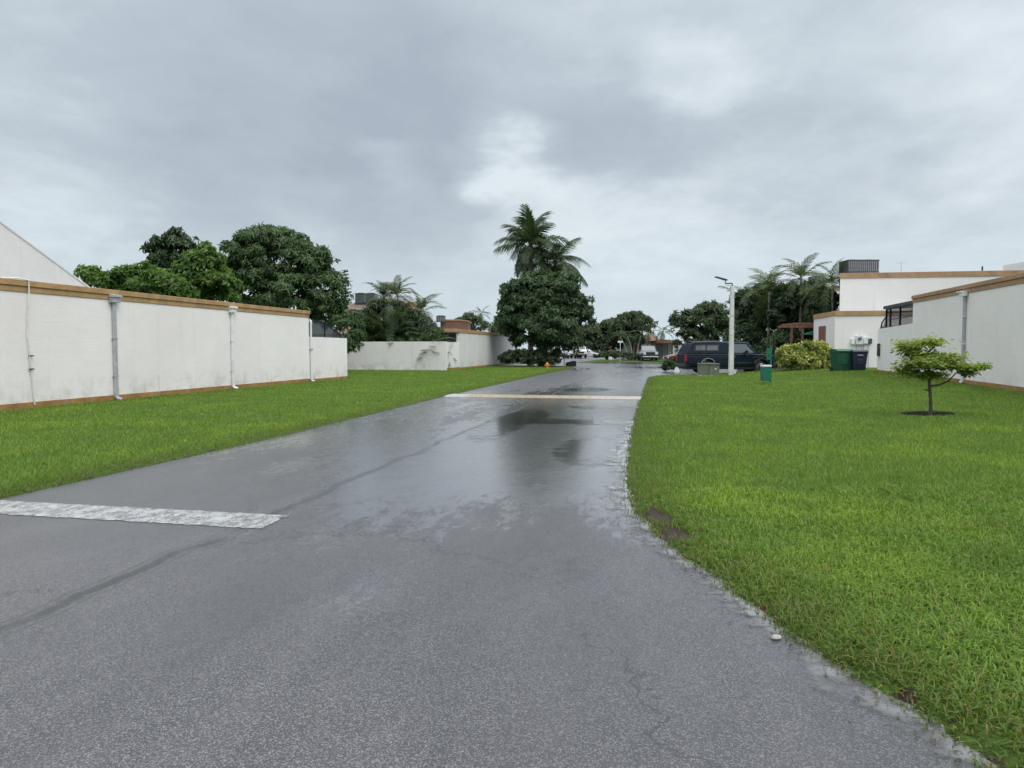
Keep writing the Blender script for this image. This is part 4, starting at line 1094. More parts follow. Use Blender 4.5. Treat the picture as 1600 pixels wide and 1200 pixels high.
# ------------------------------------------------------------------ vehicles
def arch(cx_, r, z0, n=9):
    return [(cx_ + r * math.cos(math.pi * i / n), z0 + r * math.sin(math.pi * i / n)) for i in range(n + 1)]
def wheel(parent, x, y, r, wd, rimm='chrome', big=False):
    o = bpy.data.objects.new('wheel', None); C.objects.link(o); o.parent = parent; o.location = (x, y, r)
    MB().lathe([(r * .62, -wd / 2), (r * .93, -wd / 2), (r, -wd * .36), (r, wd * .36), (r * .93, wd / 2), (r * .62, wd / 2)], 'y', 22).build('tyre', M['rubber'], o, smooth_=True)
    sg = 1 if y > 0 else -1
    MB().lathe([(r * .16, sg * wd * .44), (r * .20, sg * wd * .42), (r * .5, sg * wd * .34), (r * .60, sg * wd * .52), (r * .63, sg * wd * .50), (r * .63, sg * wd * .2)], 'y', 22).build('rim', M[rimm], o, smooth_=True)
    return o
def vehicle(label, cat, name, loc, rz, paint, body, cab, wd, axles, wr, wins, shield=None, rear=None, roofc=None, group=None, taper=.16, rim='chrome', front_x=None, rear_x=None, grille=True, bump='chrome', lamps=(.75, .95)):
    o = thing(name, label, cat, loc, rz, group)
    hw = wd / 2; zb = max(z for x, z in body) - .05
    MB().side(body, lambda x, z: hw - (.05 if z < .5 else 0) - (.03 if z > zb else 0)).build('body', M[paint], o, bevel=.035)
    z0 = min(z for x, z in cab)
    ch_ = lambda x, z: hw - .04 - (z - z0) * taper
    MB().side(cab, ch_).build('cabin', M[paint], o, bevel=.04)
    for wpoly, gm in wins:
        MB().side(wpoly, lambda x, z: ch_(x, z) + .006).build('window', M[gm], o)
    if shield:
        (xa, za_), (xb, zb_) = shield; d = Vector((zb_ - za_, 0, -(xb - xa))); d = Vector((abs(d.x), 0, abs(d.z))).normalized() * .012
        MB().side([(xa + d.x, za_ + d.z), (xb + d.x, zb_ + d.z), (xb - .04, zb_ - .02), (xa - .04, za_ - .02)], lambda x, z: ch_(x, z) - .09).build('windshield', M['glass_light'], o)
    if rear:
        (xa, za_), (xb, zb_) = rear
        MB().side([(xa - .012, za_ + .005), (xb - .012, zb_ + .005), (xb + .04, zb_ - .02), (xa + .04, za_ - .02)], lambda x, z: ch_(x, z) - .10).build('rear_window', M['glass'], o)
    for ax in axles:
        for sg in (-1, 1): wheel(o, ax, sg * (hw - .12), wr, .22, rim)
    fx = max(x for x, z in body) if front_x is None else front_x; rx = min(x for x, z in body)
    zl, zh = lamps
    for sg in (-1, 1):
        MB().box(fx - .06, fx + .012, sg * (hw - .26) - .16, sg * (hw - .26) + .16, zl, zh).build('headlight', M['clear_lens'], o, bevel=.01)
        MB().box(rx - .012, rx + .08, sg * (hw - .10) - .085, sg * (hw - .10) + .105, zl, zh + .1).build('tail_light', M['red_lens'], o, bevel=.01)
        xm = max(x for x, z in cab) - .75
        MB().box(xm - .06, xm + .06, sg * (hw + .02), sg * (hw + .24), z0 + .06, z0 + .25).build('mirror', M[paint], o, bevel=.03)
    if grille: MB().box(fx - .05, fx + .01, -hw + .46, hw - .46, zl, zh).build('grille', M['black_plastic'], o)
    MB().box(fx - .08, fx + .10, -hw + .03, hw - .03, .42, .62).build('bumper', M[bump], o, bevel=.03)
    MB().box(rx - .12, rx + .08, -hw + .03, hw - .03, .42, .62).build('bumper', M[bump], o, bevel=.03)
    MB().box(rx + .15, fx - .15, -hw + .1, hw - .1, .28, .45).build('underbody', M['black_plastic'], o)
    return o
# navy pickup with camper shell (nose to the right)
p = gnd(1131, 583.5); kx = p.y / F
Lp = 137 * kx; r0, f0 = -Lp / 2, Lp / 2
rw, fw = r0 + 1.38, f0 - .78
body = [(r0, .52), (r0, 1.20), (r0 + 2.62, 1.20), (f0 - 1.35, 1.22), (f0 - .10, 1.12), (f0, .98), (f0, .52)] + arch(fw, .46, .45)[::1] + [(fw - .6, .45), (rw + .6, .45)] + arch(rw, .46, .45)
cab = [(r0 + 2.68, 1.18), (r0 + 2.68, 1.86), (r0 + 2.85, 1.93), (r0 + 3.72, 1.93), (r0 + 3.86, 1.88), (r0 + 4.42, 1.20)]
tr = vehicle('dark navy pickup truck with matching camper shell, parked behind the lamp post', 'pickup truck', 'pickup_truck', p, R(3), 'navy_paint', body, cab, 1.98, (rw, fw), .38,
             [([(r0 + 2.80, 1.28), (r0 + 2.80, 1.78), (r0 + 3.70, 1.80), (r0 + 4.18, 1.28)], 'glass_light')],
             shield=((r0 + 4.36, 1.27), (r0 + 3.90, 1.85)), lamps=(.78, 1.0), bump='dark_metal', grille=True)
sh = MB().side([(r0 + .05, 1.205), (r0 + .38, 1.86), (r0 + .55, 1.93), (r0 + 1.6, 1.97), (r0 + 2.60, 1.93), (r0 + 2.64, 1.205)], lambda x, z: .97 - (z - 1.2) * .14).build('camper_shell', M['navy_paint'], tr, bevel=.04)
for x0, x1 in ((r0 + .62, r0 + 1.22), (r0 + 1.28, r0 + 1.98)):
    MB().side([(x0, 1.42), (x0 + .05, 1.70), (x1, 1.72), (x1, 1.43)], lambda x, z: .985 - (z - 1.2) * .14).build('window', M['glass_light'], sh)
MB().side([(r0 + .50, 1.37), (r0 + .58, 1.78), (r0 + 2.08, 1.80), (r0 + 2.04, 1.37)], lambda x, z: .975 - (z - 1.2) * .14).build('window_frame', M['black_plastic'], sh)
MB().side([(r0 + .4, 1.935), (r0 + 1.6, 1.99), (r0 + 2.6, 1.95), (r0 + 2.6, 1.94), (r0 + 1.6, 1.975), (r0 + .4, 1.92)], .72).build('roof_rail', M['chrome'], sh)
MB().box(r0 + .75, f0 - 1.2, -1.0, 1.0, .66, .69).build('trim_strip', M['chrome'], tr)
MB().box(r0 + .02, f0 - .3, -.996, .996, 1.02, 1.04).build('trim_strip', M['hvac'], tr)
dr = MB().side([(r0 + 2.82, .55), (r0 + 2.82, 1.16), (r0 + 4.1, 1.17), (r0 + 4.1, .62), (r0 + 4.0, .55)], .998).build('door', M['navy_paint'], tr)
MB().box(r0 + 2.9, r0 + 3.06, -1.02, 1.02, 1.02, 1.06).build('handle', M['chrome'], dr)
for cx_ in (rw, fw):
    q = arch(cx_, .50, .47) + arch(cx_, .455, .47)[::-1]
    MB().side(q, 1.0).build('arch_trim', M['chrome'], tr)
tag(MB().side([(-.2, 0), (.2, 0), (.12, .28), (-.05, .34)], .12).build('sack', M['white_plastic']), 'small white sack on the ground behind the navy pickup', 'sack').location = gnd(1057, 581)

# simple sedans and others
def sedan(label, cat, loc, rz, paint, Lc=4.6, h=1.45, name='parked_car', suv=False, group='cars parked along the far street', wd=1.8):
    r0, f0 = -Lc / 2, Lc / 2; rw, fw = r0 + .85, f0 - .88; bh = .92 if not suv else 1.05; h = h if not suv else 1.75
    body = [(r0, .42), (r0 + .03, bh - .05), (r0 + .5, bh), (f0 - 1.1, bh - .02), (f0 - .12, bh - .20), (f0, .6), (f0, .42)] + arch(fw, .37, .36) + [(fw - .5, .34), (rw + .5, .34)] + arch(rw, .37, .36)
    if suv: cab = [(r0 + .1, bh - .02), (r0 + .3, h - .06), (r0 + .7, h), (f0 - 2.2, h), (f0 - 1.15, bh - .02)]; wn = [([(r0 + .38, bh + .06), (r0 + .5, h - .12), (f0 - 2.25, h - .1), (f0 - 1.45, bh + .06)], 'glass')]
    else: cab = [(r0 + .45, bh - .02), (r0 + 1.2, h - .04), (r0 + 1.6, h), (f0 - 2.1, h), (f0 - 1.2, bh - .04)]; wn = [([(r0 + .8, bh + .05), (r0 + 1.3, h - .12), (f0 - 2.1, h - .1), (f0 - 1.5, bh + .04)], 'glass')]
    return vehicle(label, cat, name, loc, rz, paint, body, cab, wd, (rw, fw), .33, wn, shield=((f0 - 1.25, bh + .03), (f0 - 2.03, h - .07)), rear=((r0 + (.16 if suv else .6), bh + .08), (r0 + (.28 if suv else 1.12), h - .14)), group=group, bump=paint, lamps=(.6, .78), rim='grey_metal')
# grey-blue pickup facing us far down the road
p = at(1011, 564, 93); p.z = 0.02
Lr = 5.6; r0, f0 = -Lr / 2, Lr / 2; rw, fw = r0 + 1.2, f0 - .95
body = [(r0, .6), (r0, 1.25), (r0 + 2.2, 1.25), (f0 - 1.3, 1.28), (f0 - .15, 1.22), (f0, 1.05), (f0, .55)] + arch(fw, .48, .5) + [(fw - .6, .5), (rw + .6, .5)] + arch(rw, .48, .5)
cab = [(r0 + 1.7, 1.22), (r0 + 1.75, 1.9), (r0 + 1.95, 1.96), (r0 + 3.4, 1.96), (r0 + 3.55, 1.92), (r0 + 4.3, 1.26)]
rm = vehicle('blue grey pickup truck facing the camera with pale bumper, far end of road', 'pickup truck', 'pickup_truck', p, R(-90 - 2), 'navy_paint2', body, cab, 2.0, (rw, fw), .4,
             [([(r0 + 1.9, 1.34), (r0 + 1.95, 1.82), (r0 + 3.4, 1.84), (r0 + 3.95, 1.34)], 'glass')], shield=((r0 + 4.22, 1.33), (r0 + 3.58, 1.89)), lamps=(.86, 1.10), bump='chrome')
MB().box(f0 - .03, f0 + .03, -.05, .05, .8, 1.12).build('grille_bar', M['chrome'], rm)
MB().box(f0 - .03, f0 + .025, -.58, .58, 1.10, 1.17).build('grille_surround', M['chrome'], rm)
# white box truck
p = at(903, 560, 120); p.z = .01
bt = thing('box_truck', 'white box truck with dark grille facing the camera on the side street', 'truck', p, R(-90 + 4))
MB().side([(-3.2, .75), (-3.2, 2.95), (1.3, 2.95), (1.3, .75)], 1.12).build('cargo_box', M['white_paint'], bt, bevel=.04)
MB().side([(1.34, .6), (1.34, 2.25), (1.7, 2.3), (2.45, 1.45), (3.15, 1.30), (3.25, .6)], lambda x, z: .98 - max(0, z - 1.3) * .12).build('cab', M['white_paint'], bt, bevel=.05)
MB().side([(1.80, 2.22), (2.42, 1.52), (2.36, 1.5), (1.72, 2.2)], .80).build('windshield', M['glass'], bt)
MB().side([(1.45, 1.5), (1.45, 2.1), (1.68, 2.12), (2.2, 1.5)], lambda x, z: .99 - max(0, z - 1.3) * .12).build('window', M['glass'], bt)
MB().box(3.2, 3.27, -.5, .5, .85, 1.12).build('grille', M['black_plastic'], bt)
for sg in (-1, 1): MB().box(3.2, 3.27, sg * .75 - .12, sg * .75 + .12, .88, 1.1).build('headlight', M['clear_lens'], bt)
MB().box(3.15, 3.35, -.98, .98, .5, .72).build('bumper', M['black_plastic'], bt, bevel=.02)
for x_ in (-2.1, 2.5):
    for sg in (-1, 1): wheel(bt, x_, sg * .85, .42, .25, 'white_metal')
def far(px, Y): return ((px - 800) / F * Y, Y, .01)
sedan('white van parked just left of the white box truck', 'van', far(889, 124), R(-86), 'white_paint', 4.9, suv=True)
sedan('white sedan parked side on just right of the white box truck', 'car', far(918, 124), R(-20), 'white_paint', 4.7)
sedan('dark blue car half hidden under the big round tree', 'car', far(877, 116), R(-80), 'dark_paint', 4.5)
sedan('pale roofed car showing between the panelled building and the big round tree', 'car', far(792, 96), R(15), 'white_paint', 4.5, suv=True)
sedan('maroon car partly hidden behind the rear of the navy pickup', 'car', (*(lambda q: (q.x, q.y))(at(1074, 570, 72)), .02), R(187), 'red_paint', 4.6, group=None, suv=True)
sedan('dull red car beyond the white sedan on the side street', 'car', far(934, 150), R(-25), 'red_paint', 4.4)

# ------------------------------------------------------------------ far house and its porch
o, W_, H_ = facing('house', 'low white house with orange brown tiled roof behind the far pickup', 'house', 975, 1030, 523, 102)
MB().box(0, W_, 0, 7, 0, 2.75).build('wall', M['white_wall2'], o)
mb = MB(); mb.v = [(-.4, -.5, 2.7), (W_ + .4, -.5, 2.7), (W_ + .4, 7.5, 2.7), (-.4, 7.5, 2.7), (.6, 2, H_), (W_ - .6, 2, H_), (W_ - .6, 5, H_), (.6, 5, H_)]
mb.f = [[0, 1, 5, 4], [1, 2, 6, 5], [2, 3, 7, 6], [3, 0, 4, 7], [4, 5, 6, 7], [0, 3, 2, 1]]
mb.build('roof', M['roof_red'], o)
MB().box(W_ * .30, W_ * .50, -.05, .01, .1, 2.2).build('garage_door', M['brown_wood'], o)
o, W_, H_ = facing('porch', 'dark shaded porch with slatted sides right of the far pickup', 'porch', 1027, 1066, 532, 96)
MB().box(0, W_, 0, 5, H_ - .35, H_).build('roof', M['brown_wood'], o)
MB().box(0, W_, 4.5, 4.7, 0, H_ - .35).build('rear_wall', M['panel_wall'], o)
for i in range(6): MB().box(W_ * i / 5 - .06, W_ * i / 5 + .06, -.05, .07, 0, H_ - .35).build('post', M['bronze'], o)
sm = MB().box(-.02, .02, 0, .04, .1, H_ - .4).mesh('slat', M['bronze'])
for i in range(14): link('slat', sm, o, (W_ * .35 * i / 13, .01, 0))
for i in range(10): link('slat', sm, o, (W_ * .72 + W_ * .26 * i / 9, .01, 0))
MB().box(W_ * .36, W_ * .71, 1.5, 1.6, 0, 1.9).build('door', M['panel_wall'], o)
tag(MB().box(0, 2.2, 0, .3, 0, 2.5).build('brick_pier', M['brown_wood']), 'tan brick pier at the end of the far side street', 'wall').location = (*far(938, 140)[:2], 0)

# ------------------------------------------------------------------ trees and shrubs, left
tree('tree', 'big dark mango tree rising behind the long white building', 'tree', 440, 50, [
    (430, 410, 62, 48), (390, 400, 40, 38, -1), (480, 420, 42, 42, -1), (505, 465, 36, 46, -1), (450, 470, 60, 50, -1.5), (400, 460, 52, 45, -1),
    (520, 500, 22, 40, 0), (425, 380, 40, 26, 1), (370, 435, 26, 40, 1)], 42000, .34, .10, 'leaf_mango', trunk_r=.35, droop=.75, clump=.30)
tree('tree', 'bright green leafy tree whose branches show left of the big mango tree', 'tree', 320, 42, [
    (325, 425, 30, 36), (340, 455, 30, 30, -.5), (300, 435, 28, 24), (300, 450, 28, 26, 0), (325, 402, 10, 14), (290, 465, 30, 18, -.5)], 10000, .30, .15, 'leaf_light', trunk_r=.16, droop=.4)
tree('tree', 'dark green tree with rounded top above the white parapet', 'tree', 275, 46, [
    (274, 400, 38, 33), (262, 430, 34, 28), (282, 382, 15, 15), (252, 396, 17, 16), (296, 410, 18, 22), (285, 425, 30, 26)], 11000, .28, .15, 'leaf_dark', trunk_r=.18, droop=.4)
tree('tree', 'broad mid green tree spreading low just above the fascia', 'tree', 220, 40, [
    (215, 445, 38, 26), (188, 446, 28, 20), (240, 448, 34, 24, .5), (270, 458, 30, 20), (178, 452, 14, 16)], 10000, .28, .14, 'leaf_light', trunk_r=.15, droop=.4)
tree('tree', 'small green treetop poking up beside the sloped grey wing', 'tree', 143, 38, [(140, 436, 14, 13), (152, 442, 12, 10), (132, 428, 7, 7)], 1500, .26, .13, 'leaf_light', trunk_r=.08)
tree('shrub', 'drooping green branches hanging at the end of the left garden wall', 'shrub', 538, 44.5, [(550, 520, 11, 26), (546, 548, 10, 18), (538, 500, 16, 14)], 3200, .34, .09, 'leaf_mango', trunk_r=.08, droop=.9)
# norfolk pine
Yn = 75; X = (541 - 800) / F * Yn; o = thing('pine_tree', 'slender norfolk pine with tiered branches beyond the mango tree', 'tree', (X, Yn, 0))
Ht = at(541, 421, Yn).z; MB().tube([(0, 0, 0), (0, 0, Ht)], [.2, .02], 7).build('trunk', M['bark'], o)
rng = np.random.default_rng(3); P, N = [], []
for i in range(17):
    z = Ht * (.36 + .62 * i / 16); Lb = 1.55 * (1 - i / 17.5) + .08
    for j in range(7):
        a_ = 2 * math.pi * (j + .5 * (i % 2)) / 7 + rng.normal() * .1
        for q in range(int(14 * Lb) + 4):
            f = rng.random() ** .8; rr = f * Lb
            P.append((rr * math.cos(a_) + rng.normal() * .05, rr * math.sin(a_) + rng.normal() * .05, z + .22 * f * f * Lb - .05 + rng.normal() * .02)); N.append((rng.normal() * .5, rng.normal() * .5, 1))
P, N = np.array(P), np.array(N); N /= np.linalg.norm(N, axis=1, keepdims=True)
V, Fc = leaf_cards(P, N, .22, .09, -.25, rng); link('crown', tri_mesh('crown', V, Fc, M['pine'], np.repeat(rng.random(len(P)) * .8, 4)), o)

# areca palms behind the second garden wall
areca('areca_palm', 'dense dark areca palm clump at the shrubby end of the garden wall', 580, 55.8, 12, 8, 3.4, 1.9, seedv=1, scale=1.2)
areca('areca_palm', 'areca palm clump under the two taller palm tops', 615, 55.8, 13, 8, 3.6, 1.8, seedv=2, scale=1.2)
areca('areca_palm', 'areca palm clump spilling over the middle of the garden wall', 650, 55.4, 10, 8, 2.9, 1.1, seedv=3, scale=1.15)
areca('areca_palm', 'lighter green areca palm clump by the panelled building end', 676, 52.8, 8, 7, 2.1, .8, seedv=4, scale=.7, kind='areca_l')
palm('palm_tree', 'taller slender palm on the garden wall with full rounded head', 622, 58, 464, 'areca_l', 14, 1.15, .07, (80, -15), seedv=11)
palm('palm_tree', 'slender palm just left of the tallest one over the garden wall', 600, 58, 466, 'areca', 12, 1.0, .07, (80, 10), seedv=12)
palm('palm_tree', 'short palm with arching fronds above the right part of the garden wall', 657, 57.5, 488, 'areca_l', 12, 1.05, .07, (80, -5), seedv=13)
tree('shrub', 'dark shadowed shrubbery filling the foot of the areca palms', 'shrub', 610, 56, [(570, 512, 24, 24), (592, 500, 28, 30), (625, 505, 30, 30), (655, 515, 30, 22), (676, 524, 12, 12, -3)], 9000, .42, .07, 'leaf_dark', trunk_r=.1, droop=.7)
palm('palm_tree', 'distant palm with drooping fronds above the panelled building', 752, 90, 490, 'small', 12, .85, .12, (60, -50), seedv=14)
palm('palm_tree', 'second tiny palm lower behind the panelled building', 766, 92, 507, 'small', 9, .7, .1, (60, -40), seedv=15)
tree('tree', 'rounded grey green tree behind the panelled building', 'tree', 735, 88, [(732, 505, 18, 15), (745, 512, 16, 13), (722, 510, 10, 10)], 2600, .35, .14, 'leaf_far', trunk_r=.2)
tree('tree', 'low distant tree closing the gap beside the big round tree', 'tree', 782, 95, [(782, 517, 15, 13), (772, 520, 10, 8), (795, 520, 14, 14)], 2000, .35, .14, 'leaf_far', trunk_r=.2)

# the big round tree, royal palms, hedge
tree('tree', 'big round dark green tree at the road bend', 'tree', 848, 66, [
    (848, 490, 58, 52), (820, 468, 34, 34, -1), (868, 462, 38, 32, -1), (810, 500, 32, 40, -1), (890, 488, 32, 34, -.5), (850, 520, 56, 38, -1.5),
    (905, 492, 20, 24, -.5), (845, 445, 30, 20, 0), (800, 485, 18, 30), (870, 535, 36, 26, -1)], 52000, .36, .14, 'leaf_round', trunk_r=.4, droop=.55, clump=.30)
palm('palm_tree', 'tall royal palm towering out of the big round tree', 829, 68.5, 404, 'royal', 22, 1.05, .26, (78, -48), shaft=1.5, dry=1, seedv=28)
palm('palm_tree', 'coconut palm with drooping fronds right of the tall royal palm', 862, 69.6, 410, 'coco', 20, 1.0, .2, (55, -55), seedv=29, lean=.3)
tree('hedge', 'dark clipped hedge below the big round tree', 'hedge', 828, 63.5, [(800, 560, 16, 11), (818, 560, 18, 12, -.3), (838, 561, 18, 12), (856, 563, 14, 10), (790, 562, 8, 10)], 9000, .22, .12, 'leaf_dark', trunk_r=.06, droop=.3)
tree('shrub', 'small shrub with white blossoms by the orange hydrant', 'shrub', 866, 64, [(866, 560, 7, 10), (872, 552, 5, 6)], 900, .22, .14, 'leaf_hedge', trunk_r=.04)
tree('shrub', 'pale blossom shrub beyond the panelled building corner', 'shrub', 797, 92, [(797, 541, 6, 10), (799, 550, 5, 6)], 700, .3, .2, 'leaf_white', trunk_r=.05)

# far background, centre
tree('tree', 'spreading olive green tree behind the clipped hedge', 'tree', 950, 104, [(945, 525, 30, 22), (925, 530, 24, 20), (965, 518, 26, 18), (952, 540, 30, 14), (915, 522, 14, 14)], 16000, .42, .15, 'leaf_far', trunk_r=.3, droop=.4)
tree('tree', 'taller feathery tree above the far white house', 'tree', 988, 100, [(985, 505, 24, 15), (1000, 512, 24, 16), (975, 520, 22, 18), (995, 500, 16, 11), (985, 530, 22, 12)], 13000, .42, .13, 'leaf_far', trunk_r=.2, droop=.6)
tree('tree', 'hazy distant tree line beyond the parked cars', 'trees', 915, 175, [(880, 530, 26, 18), (905, 535, 26, 16), (935, 538, 22, 14), (960, 538, 26, 14), (1040, 542, 22, 8)], 9000, .7, .3, 'leaf_far', trunk_r=.3)
palm('palm_tree', 'far palm left of the dark porch', 1012, 98, 520, 'small', 11, 1.0, .1, (60, -50), seedv=17)
palm('palm_tree', 'far palm with curved trunk leaning beside the dark porch', 1026, 97, 518, 'small', 12, 1.05, .11, (60, -55), seedv=18, lean=.8)
for i, (px, lean, lab) in enumerate(((980, -1.0, 'thin leaning palm trunk farthest left before the far white house'), (988, -.7, 'thin palm trunk second from left before the far white house'), (995, .5, 'thin palm trunk just left of the far pickup'))):
    palm('palm_tree', lab, px, 97, 525, 'small', 8, .8, .09, (60, -40), seedv=30 + i, lean=lean)
tree('hedge', 'clipped box hedge on the grass corner far down the road', 'hedge', 953, 88, [(943, 556, 8, 6.5), (952, 556, 9, 6.5), (962, 556, 8, 6.5)], 5200, .2, .12, 'leaf_hedge', trunk_r=0, clump=.2)
tag(MB().box(-.2, .2, 0, .05, 0, .35).build('notice_board', M['white_plastic']), 'small white notice on the face of the clipped box hedge', 'sign').location = (at(953.5, 561, 86.8).x, 86.8, at(953, 562, 86.8).z)
tree('shrub', 'low reddish shrub at the foot of the far palm trunks', 'shrub', 981, 95, [(981, 557, 7, 5), (988, 559, 8, 4)], 1200, .25, .12, 'leaf_dark', trunk_r=.04)
tree('tree', 'loose airy olive tree behind the navy pickup', 'tree', 1100, 72, [
    (1095, 505, 34, 24), (1070, 515, 24, 20), (1120, 500, 28, 24), (1105, 485, 22, 12), (1060, 498, 12, 10), (1085, 530, 34, 16), (1125, 525, 26, 20)], 17000, .30, .10, 'leaf_far', trunk_r=.25, droop=.25, gap=.35, dens_in=.6)
tree('shrub', 'round clipped green shrub behind the pickup tailgate', 'shrub', 1049, 50, [(1046, 572, 9, 10), (1055, 571, 7, 9), (1042, 576, 7, 5)], 4600, .13, .08, 'leaf_hedge', trunk_r=0, clump=.2)

# background right: dark mass with palms
tree('tree', 'dark dense tree mass behind the navy pickup bonnet', 'tree', 1180, 56, [(1185, 496, 36, 42), (1170, 540, 34, 34, -1), (1210, 520, 34, 40, -1), (1160, 490, 14, 24), (1200, 470, 26, 26), (1222, 480, 22, 26), (1160, 470, 14, 14)], 22000, .32, .12, 'leaf_dark', trunk_r=.25, droop=.6)
tree('tree', 'dark bushy tree between the pickup and the pergola', 'tree', 1235, 52, [(1238, 490, 36, 38), (1262, 490, 26, 30), (1225, 545, 34, 28, -1), (1270, 470, 24, 24, 1), (1245, 530, 26, 28), (1285, 478, 18, 26, 1), (1232, 470, 24, 24, 1)], 22000, .28, .11, 'leaf_dark', trunk_r=.22, droop=.5)
tree('tree', 'green bushy tree against the upper white wall', 'tree', 1288, 48.6, [(1290, 478, 15, 24), (1282, 500, 18, 16), (1299, 486, 12, 22), (1276, 482, 14, 14)], 6500, .26, .10, 'leaf_dark', trunk_r=.15, droop=.5)
palm('palm_tree', 'bright fan headed palm standing highest against the sky at right', 1249, 51, 436, 'areca_l', 16, 1.05, .09, (82, -25), seedv=21)
palm('palm_tree', 'palm left of the highest one with arching yellow green fronds', 1200, 53, 456, 'areca_l', 15, 1.2, .1, (80, -20), seedv=22)
palm('palm_tree', 'palm touching the upper white wall with one frond reaching across it', 1298, 48, 448, 'areca_l', 15, 1.05, .09, (80, -35), seedv=23)
palm('palm_tree', 'low palm above the pickup roof with dark drooping fronds', 1163, 56, 474, 'areca', 14, 1.15, .1, (70, -30), seedv=24)
palm('palm_tree', 'half hidden palm in the dark foliage right of the lamp post', 1182, 55, 505, 'areca_l', 10, 1.0, .09, (60, -35), seedv=25)
palm('palm_tree', 'palm beside the pale roof unit with low spreading fronds', 1275, 50, 462, 'areca_l', 13, 1.1, .09, (70, -35), seedv=26)
# yellow-green shrub
tree('shrub', 'large yellow green variegated shrub beside the green wheelie bin', 'shrub', 1258, 40.5, [
    (1240, 558, 24, 19), (1262, 556, 26, 21), (1284, 560, 22, 19), (1255, 568, 34, 13, -.4), (1228, 552, 12, 12), (1292, 566, 14, 14), (1275, 545, 14, 10)], 13000, .17, .085, 'leaf_croton', trunk_r=.05, droop=.2, clump=.2)
tree('shrub', 'dark low shrubs under the trees left of the yellow green shrub', 'shrub', 1205, 48, [(1195, 568, 20, 14), (1215, 566, 16, 14), (1172, 572, 16, 10)], 5000, .2, .10, 'leaf_dark', trunk_r=.05)

# ------------------------------------------------------------------ young tree in its ring of mulch
p = gnd(1453, 650); k = p.y / F
yt = thing('young_tree', 'young bright green tree with flat layered branches standing alone on the lawn', 'tree', p)
rng = np.random.default_rng(77)
def pp(px, py, dy=0): return Vector(((px - 1453) * k, dy, (650 - py) * k))
tk = [pp(1453, 652), pp(1454, 640), pp(1453, 622), pp(1451, 605), pp(1450, 592), pp(1448, 575), pp(1440, 555)]
br = [[pp(1454, 603), pp(1464, 601, -.05), pp(1476, 595, -.1), pp(1485, 582, -.15), pp(1500, 575, -.2), pp(1520, 570, -.2)],
      [pp(1452, 610), pp(1446, 609), pp(1440, 608)],
      [pp(1450, 590), pp(1438, 580, .1), pp(1422, 578, .15), pp(1412, 580, .2)],
      [pp(1448, 575), pp(1462, 562, -.1), pp(1480, 556, -.2)],
      [pp(1441, 556), pp(1430, 545, .1), pp(1415, 536, .2)],
      [pp(1441, 556), pp(1452, 542, -.1), pp(1456, 533, -.1)],
      [pp(1450, 592), pp(1458, 580, .25), pp(1465, 570, .4)], [pp(1448, 580), pp(1438, 572, -.3), pp(1428, 565, -.45)]]
mb = MB().tube(tk, [.046, .038, .034, .032, .030, .022, .014], 9)
for q in br: mb.tube(q, [.026 * (1 - .8 * i / (len(q) - 1)) for i in range(len(q))], 6)
mb.build('trunk', M['bark'], yt, smooth_=True)
Ps, Ns = [], []
layers = [(1436, 537, 30, 7, 0), (1418, 542, 14, 7, .2), (1452, 533, 12, 5, -.1), (1425, 550, 20, 6, .1), (1445, 557, 28, 7, 0), (1470, 558, 22, 7, -.2), (1440, 570, 30, 9, .1), (1470, 570, 26, 8, -.2),
          (1422, 580, 18, 7, .2), (1445, 585, 20, 7, 0), (1485, 572, 20, 6, -.2), (1508, 573, 18, 5, -.25), (1522, 572, 9, 4, -.25), (1500, 582, 12, 5, -.2), (1470, 586, 14, 5, .2), (1455, 562, 24, 8, .35), (1432, 565, 22, 7, -.4)]
for lx_, ly_, rx_, ry_, dy_ in layers:
    nn = int(rx_ * ry_ * 1.6) + 60
    e = rng.normal(size=(nn, 3)) * .5
    c = pp(lx_, ly_, dy_)
    Ps.append(np.array([c.x, c.y, c.z]) + e * np.array([rx_ * k, rx_ * k * .8, ry_ * k])); Ns.append(np.stack([rng.normal(0, .4, nn), rng.normal(0, .4, nn), np.ones(nn)], 1))
P, N = np.concatenate(Ps), np.concatenate(Ns); N /= np.linalg.norm(N, axis=1, keepdims=True)
V, Fc = leaf_cards(P, N, .10, .045, .35, rng)
link('crown', tri_mesh('crown', V, Fc, M['leaf_young'], np.repeat(np.clip(.5 + rng.normal(0, .25, len(P)), 0, 1), 4)), yt)
mb = MB(); c0 = gnd(1449, 648); nr = 40; vs = []
mb.v = [(0, 0, .035)]
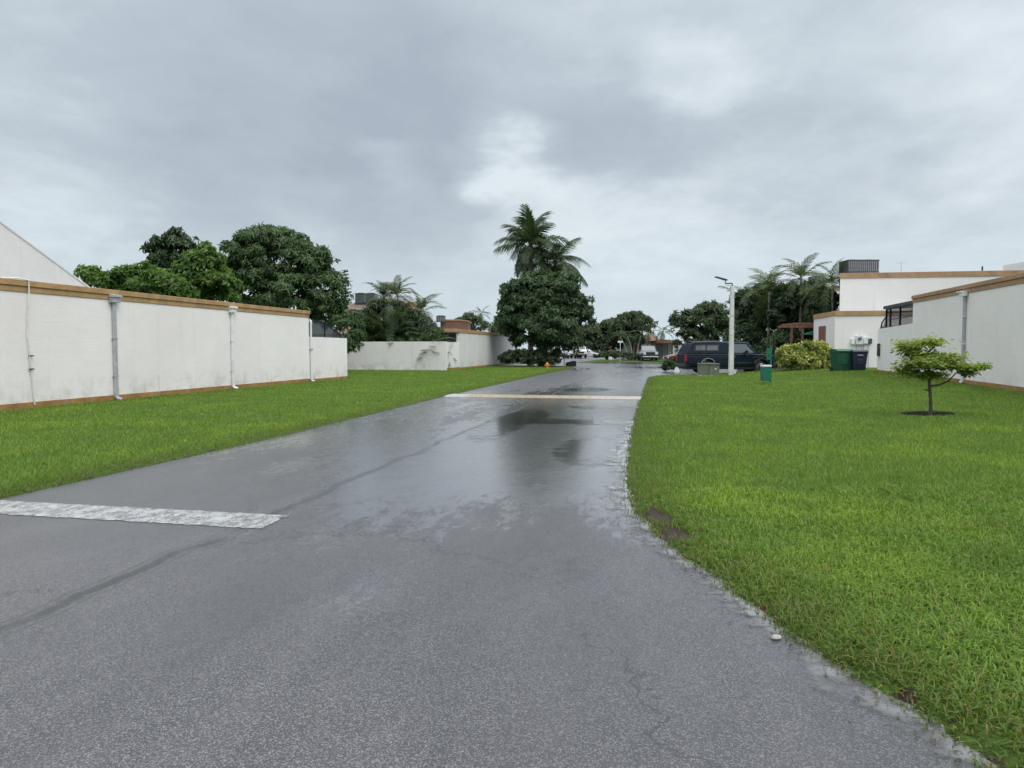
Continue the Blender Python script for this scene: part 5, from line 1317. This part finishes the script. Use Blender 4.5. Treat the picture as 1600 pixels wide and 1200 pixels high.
for ring, f in ((0, .5), (1, 1.)):
    for i in range(nr):
        a_ = 2 * math.pi * i / nr; rr = .78 * f * (1 + .12 * mnoise.noise(Vector((math.cos(a_) * 2, math.sin(a_) * 2, 3)))); mb.v.append((rr * math.cos(a_), rr * math.sin(a_) * 1.0, .055 if ring == 0 else .02))
for i in range(nr):
    j = (i + 1) % nr; mb.f.append([0, 1 + i, 1 + j]); mb.f.append([1 + i, 1 + nr + i, 1 + nr + j, 1 + j])
mb.v = [(x, y, terrain(c0.x + x, c0.y + y) - c0.z + (.012 if i_ < 41 else -.02)) for i_, (x, y, z) in enumerate(mb.v)]
mo = mb.build('mulch_bed', M['mulch'], None, smooth_=True); mo.location = c0 + Vector((0, 0, .03)); mo['kind'] = 'structure'
# small litter at the asphalt edge: pale stones
rs = np.random.default_rng(9)
sm_ = MB().lathe([(.02, -.015), (.045, 0), (.035, .018), (.01, .026)], 'z', 9).mesh('stone', plain('grey_stone', (.30, .29, .27), .7, var=.3, scale=40), True)
q_ = gnd(1213, 999); o = link('stone', sm_, None, (q_.x, q_.y, .012), (0, 0, .5), (.75, .55, .45)); tag(o, 'pale stone at the wet lawn edge in the near right corner', 'stone')

# clippings, grit and dead leaf bits washed up along the wet edge
nb_ = 900; tt = RNG.random(nb_) * 13 + 1.5; side = np.interp(tt, EDGE_T, EDGE_S) - np.abs(RNG.normal(0, .13, nb_)) + .04
X, Y = xy(side, tt); P = np.stack([X, Y, np.full(nb_, .010)], 1); N = np.tile([0, 0, 1.], (nb_, 1)) + RNG.normal(0, .12, (nb_, 3)); N /= np.linalg.norm(N, axis=1, keepdims=True)
V, Fc = leaf_cards(P, N, .022, .010, 0, RNG)
V[:, 2] = np.maximum(V[:, 2], .007)
dm = leafmat('wet_clippings', (.030, .024, .012), (.060, .085, .022), 0., nscale=3)
o = bpy.data.objects.new('clippings', tri_mesh('clippings', V, Fc, dm, np.repeat(RNG.random(nb_), 4))); C.objects.link(o); o['kind'] = 'stuff'; o['label'] = 'dark bits of grass and soil washed onto the asphalt edge'; o['category'] = 'litter'
print('objects', len(bpy.data.objects), 'tris', sum(len(o.data.polygons) for o in bpy.data.objects if o.type == 'MESH'))
